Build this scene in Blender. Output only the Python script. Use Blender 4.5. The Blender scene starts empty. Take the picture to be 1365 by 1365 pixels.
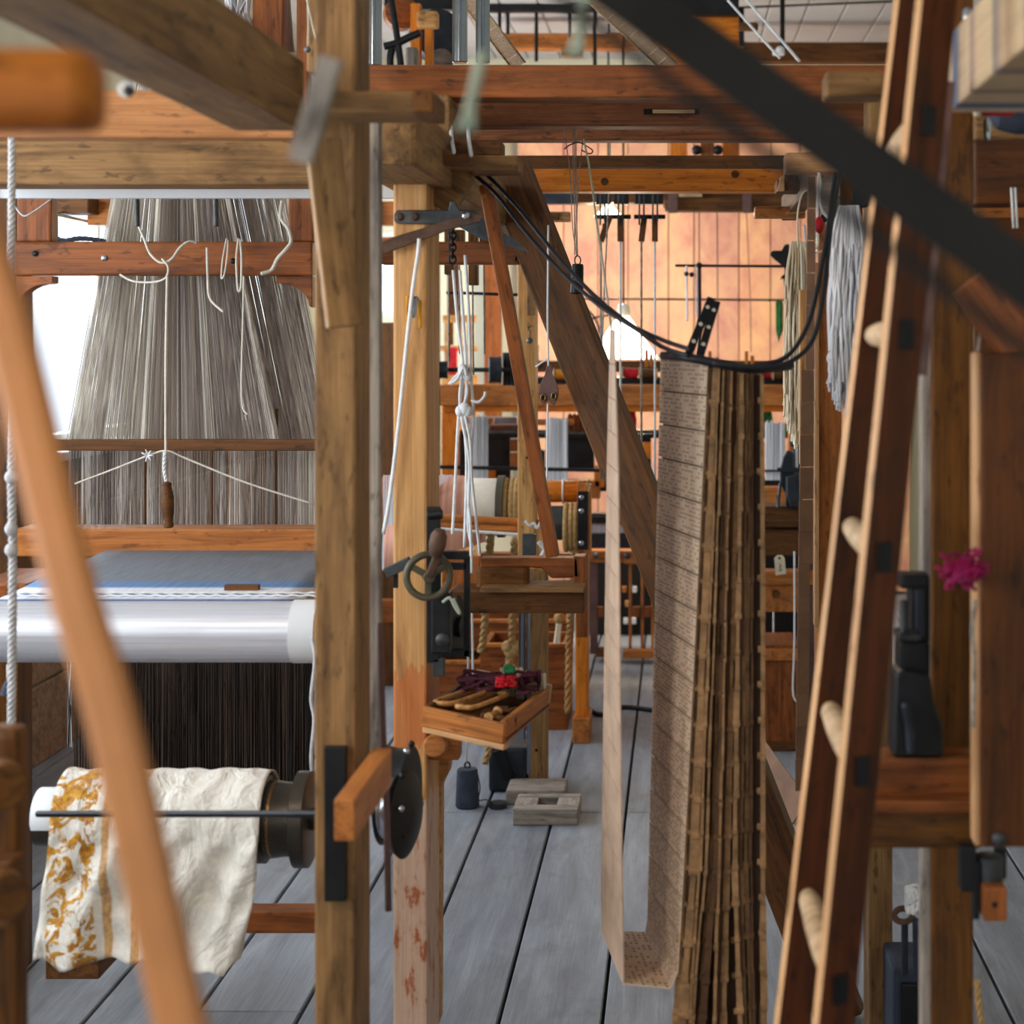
import bpy, bmesh, math, random
from mathutils import Vector, Matrix
random.seed(7)
S = bpy.context.scene
COL = S.collection
F, CX, CY, H = 2300.0, 905.0, 455.0, 1.6
def P(u, v, d): return Vector(((u-CX)/F*d, d, H+(CY-v)/F*d))
def px(n, d): return n/F*d
def lin(c):
    c = c/255.0
    return c/12.92 if c <= 0.04045 else ((c+0.055)/1.055)**2.4
def rgb(t): return (lin(t[0]), lin(t[1]), lin(t[2]), 1.0)
# ---------------------------------------------------------------- materials
def newmat(name):
    m = bpy.data.materials.new(name); m.use_nodes = True
    nt = m.node_tree; nt.nodes.clear()
    out = nt.nodes.new('ShaderNodeOutputMaterial')
    b = nt.nodes.new('ShaderNodeBsdfPrincipled')
    nt.links.new(b.outputs[0], out.inputs[0])
    return m, nt, b
def N(nt, t, **kw):
    n = nt.nodes.new('ShaderNode'+t)
    for k, v in kw.items():
        if isinstance(k, str) and k.startswith('i_'): n.inputs[k[2:]].default_value = v
        else: setattr(n, k, v)
    return n
def coords(nt, scale, rnd=True):
    tc = N(nt, 'TexCoord'); mp = N(nt, 'Mapping'); mp.inputs['Scale'].default_value = scale
    nt.links.new(tc.outputs['Object'], mp.inputs['Vector'])
    if not rnd: return mp.outputs[0]
    oi = N(nt, 'ObjectInfo'); mu = N(nt, 'Math', operation='MULTIPLY'); mu.inputs[1].default_value = 37.0
    nt.links.new(oi.outputs['Random'], mu.inputs[0])
    ad = N(nt, 'VectorMath', operation='ADD')
    nt.links.new(mp.outputs[0], ad.inputs[0]); nt.links.new(mu.outputs[0], ad.inputs[1])
    return ad.outputs[0]
def noise(nt, vec, scale, detail=4, rough=.6, dist=0):
    n = N(nt, 'TexNoise'); n.inputs['Scale'].default_value = scale; n.inputs['Detail'].default_value = detail
    n.inputs['Roughness'].default_value = rough; n.inputs['Distortion'].default_value = dist
    nt.links.new(vec, n.inputs['Vector']); return n.outputs['Fac']
def ramp(nt, fac, stops):
    r = N(nt, 'ValToRGB'); e = r.color_ramp.elements
    e[0].position, e[0].color = stops[0]; e[1].position, e[1].color = stops[-1]
    for p, c in stops[1:-1]:
        x = e.new(p); x.color = c
    nt.links.new(fac, r.inputs[0]); return r.outputs[0]
def mixc(nt, fac, a, b, mode='MIX'):
    m = N(nt, 'Mix'); m.data_type = 'RGBA'; m.blend_type = mode
    if isinstance(fac, (int, float)): m.inputs[0].default_value = fac
    else: nt.links.new(fac, m.inputs[0])
    for s, i in ((a, 6), (b, 7)):
        if isinstance(s, tuple): m.inputs[i].default_value = s
        else: nt.links.new(s, m.inputs[i])
    return m.outputs[2]
def bump(nt, b, h, strength, dist=.002):
    n = N(nt, 'Bump'); n.inputs['Strength'].default_value = strength; n.inputs['Distance'].default_value = dist
    nt.links.new(h, n.inputs['Height']); nt.links.new(n.outputs[0], b.inputs['Normal'])
def wood(name, light, dark, rough=.5, stain=(36, 24, 13), amt=.6, spec=.25):
    m, nt, b = newmat(name)
    v1 = coords(nt, (1.1, 11, 11)); n1 = noise(nt, v1, 2.6, 5, .62, 1.2)
    v2 = coords(nt, (3, 150, 150)); n2 = noise(nt, v2, 1.6, 3, .6)
    v3 = coords(nt, (3.2, 7, 7)); n3 = noise(nt, v3, 1.7, 4, .65, .4)
    c = ramp(nt, n1, [(.28, rgb(dark)), (.5, rgb(tuple((a+2*q)/3 for a, q in zip(dark, light)))), (.72, rgb(light))])
    g = ramp(nt, n2, [(.3, (.55, .55, .55, 1)), (.62, (1.08, 1.08, 1.08, 1))])
    c = mixc(nt, .6, c, g, 'MULTIPLY')
    s = ramp(nt, n3, [(.50, (0, 0, 0, 1)), (.78, (amt, amt, amt, 1))])
    c = mixc(nt, s, c, rgb(stain))
    v4 = coords(nt, (14, 42, 42)); n4 = noise(nt, v4, 1.5, 3, .55)
    pt = ramp(nt, n4, [(.60, (0, 0, 0, 1)), (.68, (.55, .55, .55, 1))]); c = mixc(nt, pt, c, rgb(tuple(q*.5 for q in dark)))
    nt.links.new(c, b.inputs['Base Color'])
    b.inputs['Roughness'].default_value = rough; b.inputs['Specular IOR Level'].default_value = spec
    bump(nt, b, n2, .35, .0015)
    return m
def plain(name, col, rough=.6, metal=0, var=.25, scale=9, col2=None, spec=.4, bmp=0, stretch=(1, 1, 1)):
    m, nt, b = newmat(name)
    v = coords(nt, stretch); n = noise(nt, v, scale, 5, .65)
    d = col2 or tuple(x*(1-var) for x in col)
    c = ramp(nt, n, [(.32, rgb(d)), (.68, rgb(col))])
    nt.links.new(c, b.inputs['Base Color'])
    b.inputs['Roughness'].default_value = rough; b.inputs['Metallic'].default_value = metal
    b.inputs['Specular IOR Level'].default_value = spec
    if bmp: bump(nt, b, n, bmp, .003)
    return m
def threadmat(name, col, col2, freq=160, rough=.7, axis=0, trans=0):
    st = [0.6, 0.6, 0.6]; st[axis] = freq
    m, nt, b = newmat(name)
    v = coords(nt, tuple(st)); n = noise(nt, v, 1.0, 2, .5)
    c = ramp(nt, n, [(.35, rgb(col2)), (.62, rgb(col))])
    nt.links.new(c, b.inputs['Base Color']); b.inputs['Roughness'].default_value = rough
    b.inputs['Specular IOR Level'].default_value = .3
    if trans:
        tl = N(nt, 'BsdfTranslucent'); nt.links.new(c, tl.inputs[0]); mx = N(nt, 'MixShader'); mx.inputs[0].default_value = trans
        out = [n_ for n_ in nt.nodes if n_.type == 'OUTPUT_MATERIAL'][0]
        nt.links.new(b.outputs[0], mx.inputs[1]); nt.links.new(tl.outputs[0], mx.inputs[2]); nt.links.new(mx.outputs[0], out.inputs[0])
    return m
M = {}
M['gold'] = wood('oak_pale', (228, 174, 108), (162, 106, 54), .55, amt=.35)
M['grey'] = wood('oak_weathered', (170, 128, 80), (98, 68, 40), .62)
M['red'] = wood('pine_redbrown', (170, 96, 44), (94, 48, 19), .42)
M['orange'] = wood('pine_orange', (238, 142, 40), (190, 96, 22), .4, (120, 55, 15), .3)
M['dark'] = wood('walnut_dark', (128, 78, 24), (66, 38, 12), .5)
M['panel'] = wood('walnut_deep', (112, 60, 14), (60, 30, 8), .5)
M['ochre'] = wood('pine_ochre', (204, 116, 28), (150, 78, 16), .45, amt=.2)
M['tan'] = wood('pine_tan', (204, 140, 86), (166, 108, 62), .5, amt=.3)
M['mauve'] = wood('pine_mauve', (164, 100, 60), (98, 56, 32), .5)
M['brown'] = wood('oak_brown', (122, 76, 34), (62, 37, 15), .6)
M['rail'] = wood('pine_amber', (212, 134, 66), (148, 82, 36), .45)
M['pale'] = wood('ash_pale', (226, 192, 152), (176, 138, 100), .5)
M['ladder'] = wood('ladder_mahogany', (98, 46, 16), (50, 22, 8), .4)
M['drift'] = wood('wood_bleached', (186, 172, 158), (112, 100, 92), .8)
M['lath'] = plain('lath_tan', (206, 132, 72), .45, var=.12, scale=4)
M['edge'] = wood('edge_pale_lit', (226, 176, 126), (184, 130, 84), .5, amt=.15)  # pale wood, also painted on narrow edges as window light
M['black'] = plain('iron_black', (38, 38, 40), .45, .5, .4, 14)
M['iron'] = plain('iron_grey', (92, 94, 96), .45, .7, .45, 12, bmp=.2)
M['irondark'] = plain('iron_blueblack', (52, 58, 68), .55, .4, .4, 14, bmp=.2)
M['olive'] = plain('iron_olive', (96, 90, 72), .5, .3, .3, 14)
M['gunmetal'] = plain('iron_gunmetal', (74, 66, 56), .35, .6, .35, 10)
M['rust'] = plain('iron_rusted', (110, 82, 66), .7, .4, .35, 20)
M['steel'] = plain('steel_polished', (196, 200, 208), .22, 1, .1, 6)
M['pipe'] = plain('pipe_bluegrey', (150, 158, 172), .14, .95, .15, 6)
M['whitebar'] = plain('bar_white', (226, 228, 232), .5, 0, .04, 6)
M['cable'] = plain('cable_black', (30, 27, 32), .5, 0, .2)
M['belt'] = plain('belt_leather', (34, 32, 29), .8, 0, .2, spec=.15)
M['cord'] = plain('cord_cream', (224, 216, 200), .8, 0, .12, 60)
M['cordw'] = plain('cord_white', (236, 236, 236), .8, 0, .1, 60)
M['cordg'] = plain('cord_greygreen', (176, 184, 162), .8, 0, .15, 30)
M['hemp'] = plain('rope_hemp', (206, 164, 104), .85, 0, .3, 70)
M['roperough'] = plain('rope_grey', (208, 206, 208), .85, 0, .2, 60)
M['silk'] = threadmat('warp_silk', (240, 230, 222), (190, 178, 170), 110, trans=.5)
M['silk2'] = threadmat('warp_silk_pale', (246, 240, 230), (206, 196, 184), 120, trans=.5)
M['reed'] = threadmat('reed_threads', (196, 190, 184), (96, 92, 90), 60)
M['warpdark'] = threadmat('warp_dark', (84, 66, 54), (30, 24, 22), 60)
M['yarnw'] = threadmat('yarn_white', (240, 238, 240), (176, 172, 178), 90)
M['yarnc'] = threadmat('yarn_cream', (250, 240, 218), (214, 190, 152), 90)
M['warpw'] = threadmat('warp_white', (240, 240, 244), (196, 196, 204), 90)
M['pinkwarp'] = threadmat('warp_pink', (214, 160, 136), (176, 120, 98), 50)
M['magenta'] = plain('yarn_magenta', (190, 8, 96), .8, 0, .5, 30)
M['crimson'] = plain('yarn_red', (214, 16, 36), .7, 0, .4, 30)
M['amber'] = plain('yarn_amber', (240, 160, 20), .7, 0, .3, 30)
M['green'] = plain('yarn_green', (40, 150, 90), .7, 0, .4, 12)
M['leaf'] = plain('leaf_green', (96, 140, 50), .6, 0, .5, 20)
M['purple'] = plain('yarn_plum', (96, 34, 54), .8, 0, .5, 30)
M['fabricgrey'] = plain('cloth_slate', (118, 124, 134), .8, 0, .25, 16, stretch=(1, 14, 1))
M['linen'] = plain('cloth_linen', (224, 214, 196), .8, 0, .12, 8)
M['brass'] = plain('brass_old', (168, 124, 66), .35, .8, .3, 10)
M['stripb'] = plain('card_strip_brown', (158, 116, 88), .75, 0, .2, 10)
M['paper'] = plain('paper_tag', (232, 216, 186), .8, 0, .1, 12)
M['lead'] = plain('lead_grey', (120, 122, 126), .5, .6, .3, 14)
M['slate'] = plain('iron_weight', (66, 74, 92), .75, .2, .3, 16, bmp=.4)
M['plum'] = plain('lath_plum', (118, 84, 78), .6, 0, .3, 12)
# ---------------------------------------------------------------- builders
WM = {}
def link(name, me, mat, parent=None, mtx=None, smooth=False):
    o = bpy.data.objects.new(name, me); COL.objects.link(o)
    for m in (mat if isinstance(mat, (list, tuple)) else [mat]):
        me.materials.append(M[m] if isinstance(m, str) else m)
    mtx = mtx or Matrix.Identity(4)
    if smooth:
        for p in me.polygons: p.use_smooth = True
    WM[o] = mtx
    if parent:
        o.parent = parent; o.matrix_parent_inverse = WM[parent].inverted()
    o.matrix_basis = mtx
    return o
def mesh(name, bm, mat, parent=None, mtx=None, smooth=False):
    me = bpy.data.meshes.new(name); bm.normal_update(); bm.to_mesh(me); bm.free()
    return link(name, me, mat, parent, mtx, smooth)
def tag(o, label, cat, group=None, kind=None):
    o['label'] = label; o['category'] = cat
    if group: o['group'] = group
    if kind: o['kind'] = kind
    return o
def thing(name, label, cat, loc, group=None):
    o = bpy.data.objects.new(name, None); COL.objects.link(o); o.empty_display_size = .05
    WM[o] = Matrix.Translation(loc); o.matrix_basis = WM[o]
    return tag(o, label, cat, group, 'thing')
def T(o, label, cat, group=None):
    return tag(o, label, cat, group, 'thing')
def frame(x, up):
    x = x.normalized(); z = (up - up.dot(x)*x)
    if z.length < 1e-5:
        up = Vector((0, 1, 0)); z = up - up.dot(x)*x
    z.normalize(); y = z.cross(x)
    return Matrix((x, y, z)).transposed()
def boxbm(lx, ly, lz, bev=None, seg=2, rough=0):
    bm = bmesh.new(); bmesh.ops.create_cube(bm, size=1)
    for v in bm.verts: v.co = Vector((v.co.x*lx, v.co.y*ly, v.co.z*lz))
    if bev is None: bev = min(.005, .12*min(lx, ly, lz))
    if bev > 0: bmesh.ops.bevel(bm, geom=list(bm.edges), offset=bev, segments=seg, affect='EDGES', profile=.6)
    return bm
def beam(name, a, b, w, t, mat, parent=None, up=Vector((0, 0, 1)), bev=None):
    R = frame(b-a, up); m = Matrix.Translation((a+b)/2) @ R.to_4x4()
    return mesh(name, boxbm((b-a).length, w, t, bev), mat, parent, m)
def bw(name, x0, x1, y0, y1, z0, z1, mat, parent=None, bev=None):
    dx, dy, dz = x1-x0, y1-y0, z1-z0; xc, yc, zc = (x0+x1)/2, (y0+y1)/2, (z0+z1)/2
    if dz >= dx and dz >= dy: return beam(name, Vector((xc, yc, z0)), Vector((xc, yc, z1)), dx, dy, mat, parent, Vector((0, 1, 0)), bev)
    if dx >= dy: return beam(name, Vector((x0, yc, zc)), Vector((x1, yc, zc)), dy, dz, mat, parent, Vector((0, 0, 1)), bev)
    return beam(name, Vector((xc, y0, zc)), Vector((xc, y1, zc)), dx, dz, mat, parent, Vector((0, 0, 1)), bev)
def bx(name, u0, v0, u1, v1, d, th, mat, parent=None, bev=None, floor=False):
    a = P(u0, v1, d); b = P(u1, v0, d)
    return bw(name, a.x, b.x, d, d+th, 0.0 if floor else a.z, b.z, mat, parent, bev)
def dg(name, u0, v0, d0, u1, v1, d1, wpx, th, mat, parent=None, yaw=0, bev=None):
    a, b = P(u0, v0, d0), P(u1, v1, d1); w = px(wpx, (d0+d1)/2)
    ax = (b-a).normalized(); up = Matrix.Rotation(yaw, 3, ax) @ Vector((0, 1, 0))
    return beam(name, a, b, w, th, mat, parent, up, bev)
def spline(pts, n=6):
    if len(pts) < 3: return pts
    out = []
    for i in range(len(pts)-1):
        p0 = pts[max(i-1, 0)]; p1 = pts[i]; p2 = pts[i+1]; p3 = pts[min(i+2, len(pts)-1)]
        for k in range(n):
            t = k/n
            out.append(.5*((2*p1)+(p2-p0)*t+(2*p0-5*p1+4*p2-p3)*t*t+(3*p1-p0-3*p2+p3)*t**3))
    out.append(pts[-1]); return out
def sweep(bm, pts, r, sides=8, closed=False, cap=True):
    n = len(pts); rings = []; prev = None
    for i, p in enumerate(pts):
        if closed: t = pts[(i+1) % n]-pts[i-1]
        else: t = pts[min(i+1, n-1)]-pts[max(i-1, 0)]
        if t.length < 1e-9: t = Vector((0, 0, 1))
        t.normalize()
        if prev is None:
            a = Vector((0, 1, 0)) if abs(t.y) < .9 else Vector((1, 0, 0))
        else: a = prev
        nn = (a-a.dot(t)*t)
        if nn.length < 1e-6: nn = t.orthogonal()
        nn.normalize(); bb = t.cross(nn); prev = nn
        rr = r[i] if isinstance(r, (list, tuple)) else r
        rings.append([bm.verts.new(p+rr*(math.cos(6.28318*k/sides)*nn+math.sin(6.28318*k/sides)*bb)) for k in range(sides)])
    m = n if closed else n-1
    for i in range(m):
        a, b = rings[i], rings[(i+1) % n]
        for k in range(sides):
            bm.faces.new((a[k], a[(k+1) % sides], b[(k+1) % sides], b[k]))
    if cap and not closed and sides > 2:
        bm.faces.new(rings[0][::-1]); bm.faces.new(rings[-1])
def tube(name, pts, r, mat, parent=None, sides=8, closed=False, sm=6):
    bm = bmesh.new(); q = pts if closed else spline(pts, sm)
    sweep(bm, q, r if not isinstance(r, list) else [r[min(int(i*(len(r)-1)/max(len(q)-1, 1)+.5), len(r)-1)] for i in range(len(q))], sides, closed)
    return mesh(name, bm, mat, parent, None, True)
def up_(pts): return [P(*p) for p in pts]
def cord(name, pts, r, mat, parent=None, sides=6): return tube(name, up_(pts), r, mat, parent, sides)
def twist(bm, pts, r, pitch, strands=3, sides=6):
    L = [0]
    for i in range(1, len(pts)): L.append(L[-1]+(pts[i]-pts[i-1]).length)
    tot = L[-1]; n = max(8, int(tot/pitch*8))
    def at(s):
        for i in range(1, len(pts)):
            if s <= L[i]+1e-9:
                f = (s-L[i-1])/max(L[i]-L[i-1], 1e-9); return pts[i-1].lerp(pts[i], f), (pts[i]-pts[i-1]).normalized()
        return pts[-1], (pts[-1]-pts[-2]).normalized()
    for k in range(strands):
        q = []
        for i in range(n+1):
            s = tot*i/n; p, t = at(s); a = t.orthogonal() if abs(t.z) < .5 else Vector((1, 0, 0))
            a = (a-a.dot(t)*t).normalized(); b = t.cross(a); th = 6.28318*(s/pitch+k/strands)
            q.append(p+.5*r*(math.cos(th)*a+math.sin(th)*b))
        sweep(bm, q, r*.56, sides)
def rope(name, pts, r, mat, parent=None, pitch=None):
    bm = bmesh.new(); twist(bm, spline(pts, 5), r, pitch or r*7); return mesh(name, bm, mat, parent, None, True)
def lathebm(bm, prof, base, axis, sides=28):
    R = frame(axis, Vector((0, 0, 1)) if abs(axis.normalized().z) < .9 else Vector((0, 1, 0)))
    x, y, z = R.col[0], R.col[1], R.col[2]; rings = []
    for r, h in prof:
        r = max(r, 1e-5)
        rings.append([bm.verts.new(base+x*h+r*(math.cos(6.28318*k/sides)*y+math.sin(6.28318*k/sides)*z)) for k in range(sides)])
    for a, b in zip(rings, rings[1:]):
        for k in range(sides): bm.faces.new((a[k], a[(k+1) % sides], b[(k+1) % sides], b[k]))
    bm.faces.new(rings[0][::-1]); bm.faces.new(rings[-1])
def lathe(name, prof, base, axis, mat, parent=None, sides=28, auto=40):
    bm = bmesh.new(); lathebm(bm, prof, Vector((0, 0, 0)), axis, sides)
    bm.normal_update()
    for e in bm.edges:
        if len(e.link_faces) == 2 and e.link_faces[0].normal.angle(e.link_faces[1].normal, 0) > math.radians(auto): e.smooth = False
    return mesh(name, bm, mat, parent, Matrix.Translation(base), True)
def cyl(name, a, b, r, mat, parent=None, sides=24, bev=.12):
    h = (b-a).length; c = min(r*bev, h*.2)
    return lathe(name, [(r-c, 0), (r, c), (r, h-c), (r-c, h)], a, b-a, mat, parent, sides)
def rod(name, u0, v0, d0, u1, v1, d1, r, mat, parent=None): return cyl(name, P(u0, v0, d0), P(u1, v1, d1), r, mat, parent)
def threads(name, lines, r, mat, parent=None, sides=3):
    bm = bmesh.new()
    for l in lines: sweep(bm, l, r, sides, False, False)
    return mesh(name, bm, mat, parent, None, True)
def prism(name, uv, d, th, mat, parent=None, bev=.0015):
    bm = bmesh.new(); vs = [bm.verts.new(P(u, v, d)) for u, v in uv]
    f = bm.faces.new(vs); bm.normal_update()
    if f.normal.y > 0: f.normal_flip()
    e = bmesh.ops.extrude_face_region(bm, geom=[f])
    for v in e['geom']:
        if isinstance(v, bmesh.types.BMVert): v.co.y += th
    bmesh.ops.recalc_face_normals(bm, faces=bm.faces)
    if bev: bmesh.ops.bevel(bm, geom=list(bm.edges), offset=bev, segments=1, affect='EDGES')
    c = P(sum(p[0] for p in uv)/len(uv), sum(p[1] for p in uv)/len(uv), d)
    bmesh.ops.translate(bm, verts=bm.verts, vec=-c)
    return mesh(name, bm, mat, parent, Matrix.Translation(c))
def ball(name, c, r, mat, parent=None, sc=(1, 1, 1)):
    bm = bmesh.new(); bmesh.ops.create_uvsphere(bm, u_segments=16, v_segments=10, radius=r)
    for v in bm.verts: v.co = Vector((v.co.x*sc[0], v.co.y*sc[1], v.co.z*sc[2]))
    return mesh(name, bm, mat, parent, Matrix.Translation(c), True)
def struct(o): o['kind'] = 'structure'; return o
def dup(root, delta, label=None, group=None):
    def cp(o, par):
        c = o.copy(); COL.objects.link(c)
        if par: c.parent = par
        for ch in list(KIDS.get(o, [])): cp(ch, c)
        return c
    KIDS = {}
    for o in list(COL.objects):
        if o.parent: KIDS.setdefault(o.parent, []).append(o)
    r = cp(root, None); r.matrix_basis = Matrix.Translation(delta) @ root.matrix_basis
    WM[r] = r.matrix_basis.copy()
    if label: r['label'] = label
    if group: r['group'] = group
    return r
# ================================================================ room
XL, XR, YF, YB, ZC = -2.44, 2.9, -2.2, 11.0, 3.4
def floor_mat():
    m, nt, b = newmat('floorboards_worn')
    v1 = coords(nt, (7, .9, 7), False); n1 = noise(nt, v1, 1.7, 6, .66, .6)
    v2 = coords(nt, (120, 3, 60), False); n2 = noise(nt, v2, 1.4, 3, .6)
    v3 = coords(nt, (2.2, 1.4, 1), False); n3 = noise(nt, v3, 1.6, 6, .7, .5)
    geo = N(nt, 'NewGeometry')
    rp = ramp(nt, geo.outputs['Random Per Island'], [(0, (.80, .79, .78, 1)), (.5, (.95, .94, .93, 1)), (1, (1.06, 1.04, 1.02, 1))])
    c = ramp(nt, n1, [(.3, rgb((122, 125, 133))), (.55, rgb((148, 153, 163))), (.75, rgb((172, 176, 184)))])
    g = ramp(nt, n2, [(.3, (.66, .65, .64, 1)), (.6, (1.05, 1.05, 1.05, 1))])
    c = mixc(nt, .38, c, g, 'MULTIPLY'); c = mixc(nt, 1, c, rp, 'MULTIPLY')
    s = ramp(nt, n3, [(.52, (0, 0, 0, 1)), (.8, (.62, .62, .62, 1))])
    c = mixc(nt, s, c, rgb((88, 82, 78)))
    nt.links.new(c, b.inputs['Base Color']); b.inputs['Roughness'].default_value = .62
    b.inputs['Specular IOR Level'].default_value = .35; bump(nt, b, n2, .4, .002)
    return m
M['floor'] = floor_mat()
bm = bmesh.new()
edges = [XL-.1]; x = -.18-.243*9
edges = [-2.6, -2.37, -2.14, -1.89, -1.66, -1.40, -1.15, -.90, -.66, -.424, -.18, .07, .31, .55, .788, 1.03, 1.27, 1.50, 1.76, 2.0, 2.25, 2.5, 2.75, 3.0]
for i, (a, b_) in enumerate(zip(edges, edges[1:])):
    ys = [YF, 5.86 if -.95 < a < .0 else (3.1+((i*2.37) % 4.4)), YB+.1]
    for y0, y1 in zip(ys, ys[1:]):
        t = boxbm(b_-a-.009, y1-y0-.005, .03, .003, 1)
        me_ = bpy.data.meshes.new('t'); bmesh.ops.translate(t, verts=t.verts, vec=((a+b_)/2, (y0+y1)/2, -.015)); t.to_mesh(me_); t.free()
        bm.from_mesh(me_); bpy.data.meshes.remove(me_)
fl = struct(mesh('floor', bm, 'floor'))
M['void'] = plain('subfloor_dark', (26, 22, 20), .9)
sub = bw('floor_underlay', -2.6, 3.0, YF, YB+.1, -.08, -.032, 'void', fl, 0)
M['ceil'] = plain('ceiling_boards_grey', (196, 194, 196), .7, 0, .08, 3)
bm = bmesh.new(); x = -2.6
while x < 3.1:
    t = boxbm(.20, YB-YF+.2, .03, .006, 1); me_ = bpy.data.meshes.new('t')
    bmesh.ops.translate(t, verts=t.verts, vec=(x+.1, (YB+YF)/2, ZC+.015)); t.to_mesh(me_); t.free(); bm.from_mesh(me_); bpy.data.meshes.remove(me_)
    x += .206
struct(mesh('ceiling', bm, 'ceil'))
struct(bw('ceiling_deck', -2.7, 3.1, YF-.1, YB+.2, ZC+.035, ZC+.1, 'void', None, 0))
M['plaster'] = plain('wall_plaster_cream', (222, 220, 196), .85, 0, .06, 2.5)
M['wains'] = wood('wainscot_boards', (176, 140, 112), (112, 84, 66), .7)
# wall_left with window openings
wins = [(-1.5, .6), (1.5, 3.6), (4.3, 5.4), (6.0, 8.35), (9.3, 10.6)]
Z0, Z1 = 1.17, 2.55
bm = bmesh.new()
def addbox(bm, x0, x1, y0, y1, z0, z1, bev=0):
    t = boxbm(x1-x0, y1-y0, z1-z0, bev, 1); me_ = bpy.data.meshes.new('t')
    bmesh.ops.translate(t, verts=t.verts, vec=((x0+x1)/2, (y0+y1)/2, (z0+z1)/2)); t.to_mesh(me_); t.free(); bm.from_mesh(me_); bpy.data.meshes.remove(me_)
addbox(bm, XL-.2, XL, YF-.1, YB+.1, -.05, Z0); addbox(bm, XL-.2, XL, YF-.1, YB+.1, Z1, ZC+.03)
ys = [YF-.1]+[q for w in wins for q in w]+[YB+.1]
for i in range(0, len(ys), 2): addbox(bm, XL-.2, XL, ys[i], ys[i+1], Z0, Z1)
struct(mesh('wall_left', bm, 'plaster'))
bm = bmesh.new()
for z0, z1 in ((.0, .30), (.31, .62), (.63, .92), (.93, 1.13)): addbox(bm, XL+.001, XL+.024, YF, YB-.02, z0, z1, .006)
addbox(bm, XL+.001, XL+.04, YF, YB-.02, .60, .64, .006)
struct(mesh('trim_1', bm, 'wains'))
gm, nt, b = newmat('window_glass'); nt.nodes.remove(b)
tr = N(nt, 'BsdfTransparent'); gl = N(nt, 'BsdfGlossy'); gl.inputs['Roughness'].default_value = .05; mx = N(nt, 'MixShader'); mx.inputs[0].default_value = .06
out = [n for n in nt.nodes if n.type == 'OUTPUT_MATERIAL'][0]
nt.links.new(tr.outputs[0], mx.inputs[1]); nt.links.new(gl.outputs[0], mx.inputs[2]); nt.links.new(mx.outputs[0], out.inputs[0])
M['glass'] = gm
M['paint'] = plain('paint_white', (226, 228, 226), .5, 0, .05, 5)
def window(i, y0, y1, z0, z1, x, xo):
    bm = bmesh.new(); t = .05
    for a, b_, c, d in ((y0, y1, z0, z0+t), (y0, y1, z1-t, z1), (y0, y0+t, z0, z1), (y1-t, y1, z0, z1)): addbox(bm, x-.03, x+.03, a, b_, c, d)
    n = 3 if y1-y0 > 2 else 2
    for k in range(1, n): addbox(bm, x-.015, x+.015, y0+(y1-y0)*k/n-.015, y0+(y1-y0)*k/n+.015, z0, z1)
    o = struct(mesh('window_%d' % i, bm, 'paint'))
    bm = bmesh.new(); addbox(bm, x-.003, x+.003, y0+t, y1-t, z0+t, z1-t); mesh('window_pane', bm, 'glass', o)
    bm = bmesh.new(); addbox(bm, x-.05, x+.2, y0-.04, y1+.04, z0-.03, z0+.005, .004); mesh('window_sill', bm, 'paint', o)
for i, (a, b_) in enumerate(wins): window(i+1, a, b_, Z0, Z1, XL-.12, -1)
def area(name, loc, rot, sx, sy, power, col):
    l = bpy.data.lights.new(name, 'AREA'); l.shape = 'RECTANGLE'; l.size = sx; l.size_y = sy; l.energy = power; l.color = col
    o = bpy.data.objects.new(name, l); o.location = loc; o.rotation_euler = rot; COL.objects.link(o); return o
DAY = (.84, .925, 1.0)
KW = 42.0
for i, (a, b_) in enumerate(wins):
    area('daylight_and_fill', (XL-.24, (a+b_)/2, (Z0+Z1)/2), (0, -math.pi/2, 0), Z1-Z0-.02, b_-a-.02, KW*(b_-a), DAY)
# wall_back: plaster, opening for one small window at the far corner
bm = bmesh.new()
BW = (-2.2, -1.72, 1.75, 2.3)
addbox(bm, XL-.2, BW[0], YB, YB+.15, -.05, ZC+.03); addbox(bm, BW[1], XR+.2, YB, YB+.15, -.05, ZC+.03)
addbox(bm, BW[0], BW[1], YB, YB+.15, -.05, BW[2]); addbox(bm, BW[0], BW[1], YB, YB+.15, BW[3], ZC+.03)
struct(mesh('wall_back', bm, 'plaster'))
bm = bmesh.new()
for a, b_, c, d in ((BW[0], BW[1], BW[2], BW[2]+.04), (BW[0], BW[1], BW[3]-.04, BW[3]), (BW[0], BW[0]+.04, BW[2], BW[3]), (BW[1]-.04, BW[1], BW[2], BW[3]), (-1.97, -1.95, BW[2], BW[3])): addbox(bm, a, b_, YB+.03, YB+.08, c, d)
wb = struct(mesh('window_6', bm, 'paint'))
bm = bmesh.new(); addbox(bm, BW[0]+.04, BW[1]-.04, YB+.05, YB+.056, BW[2]+.04, BW[3]-.04); mesh('window_pane', bm, 'glass', wb)
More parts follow.
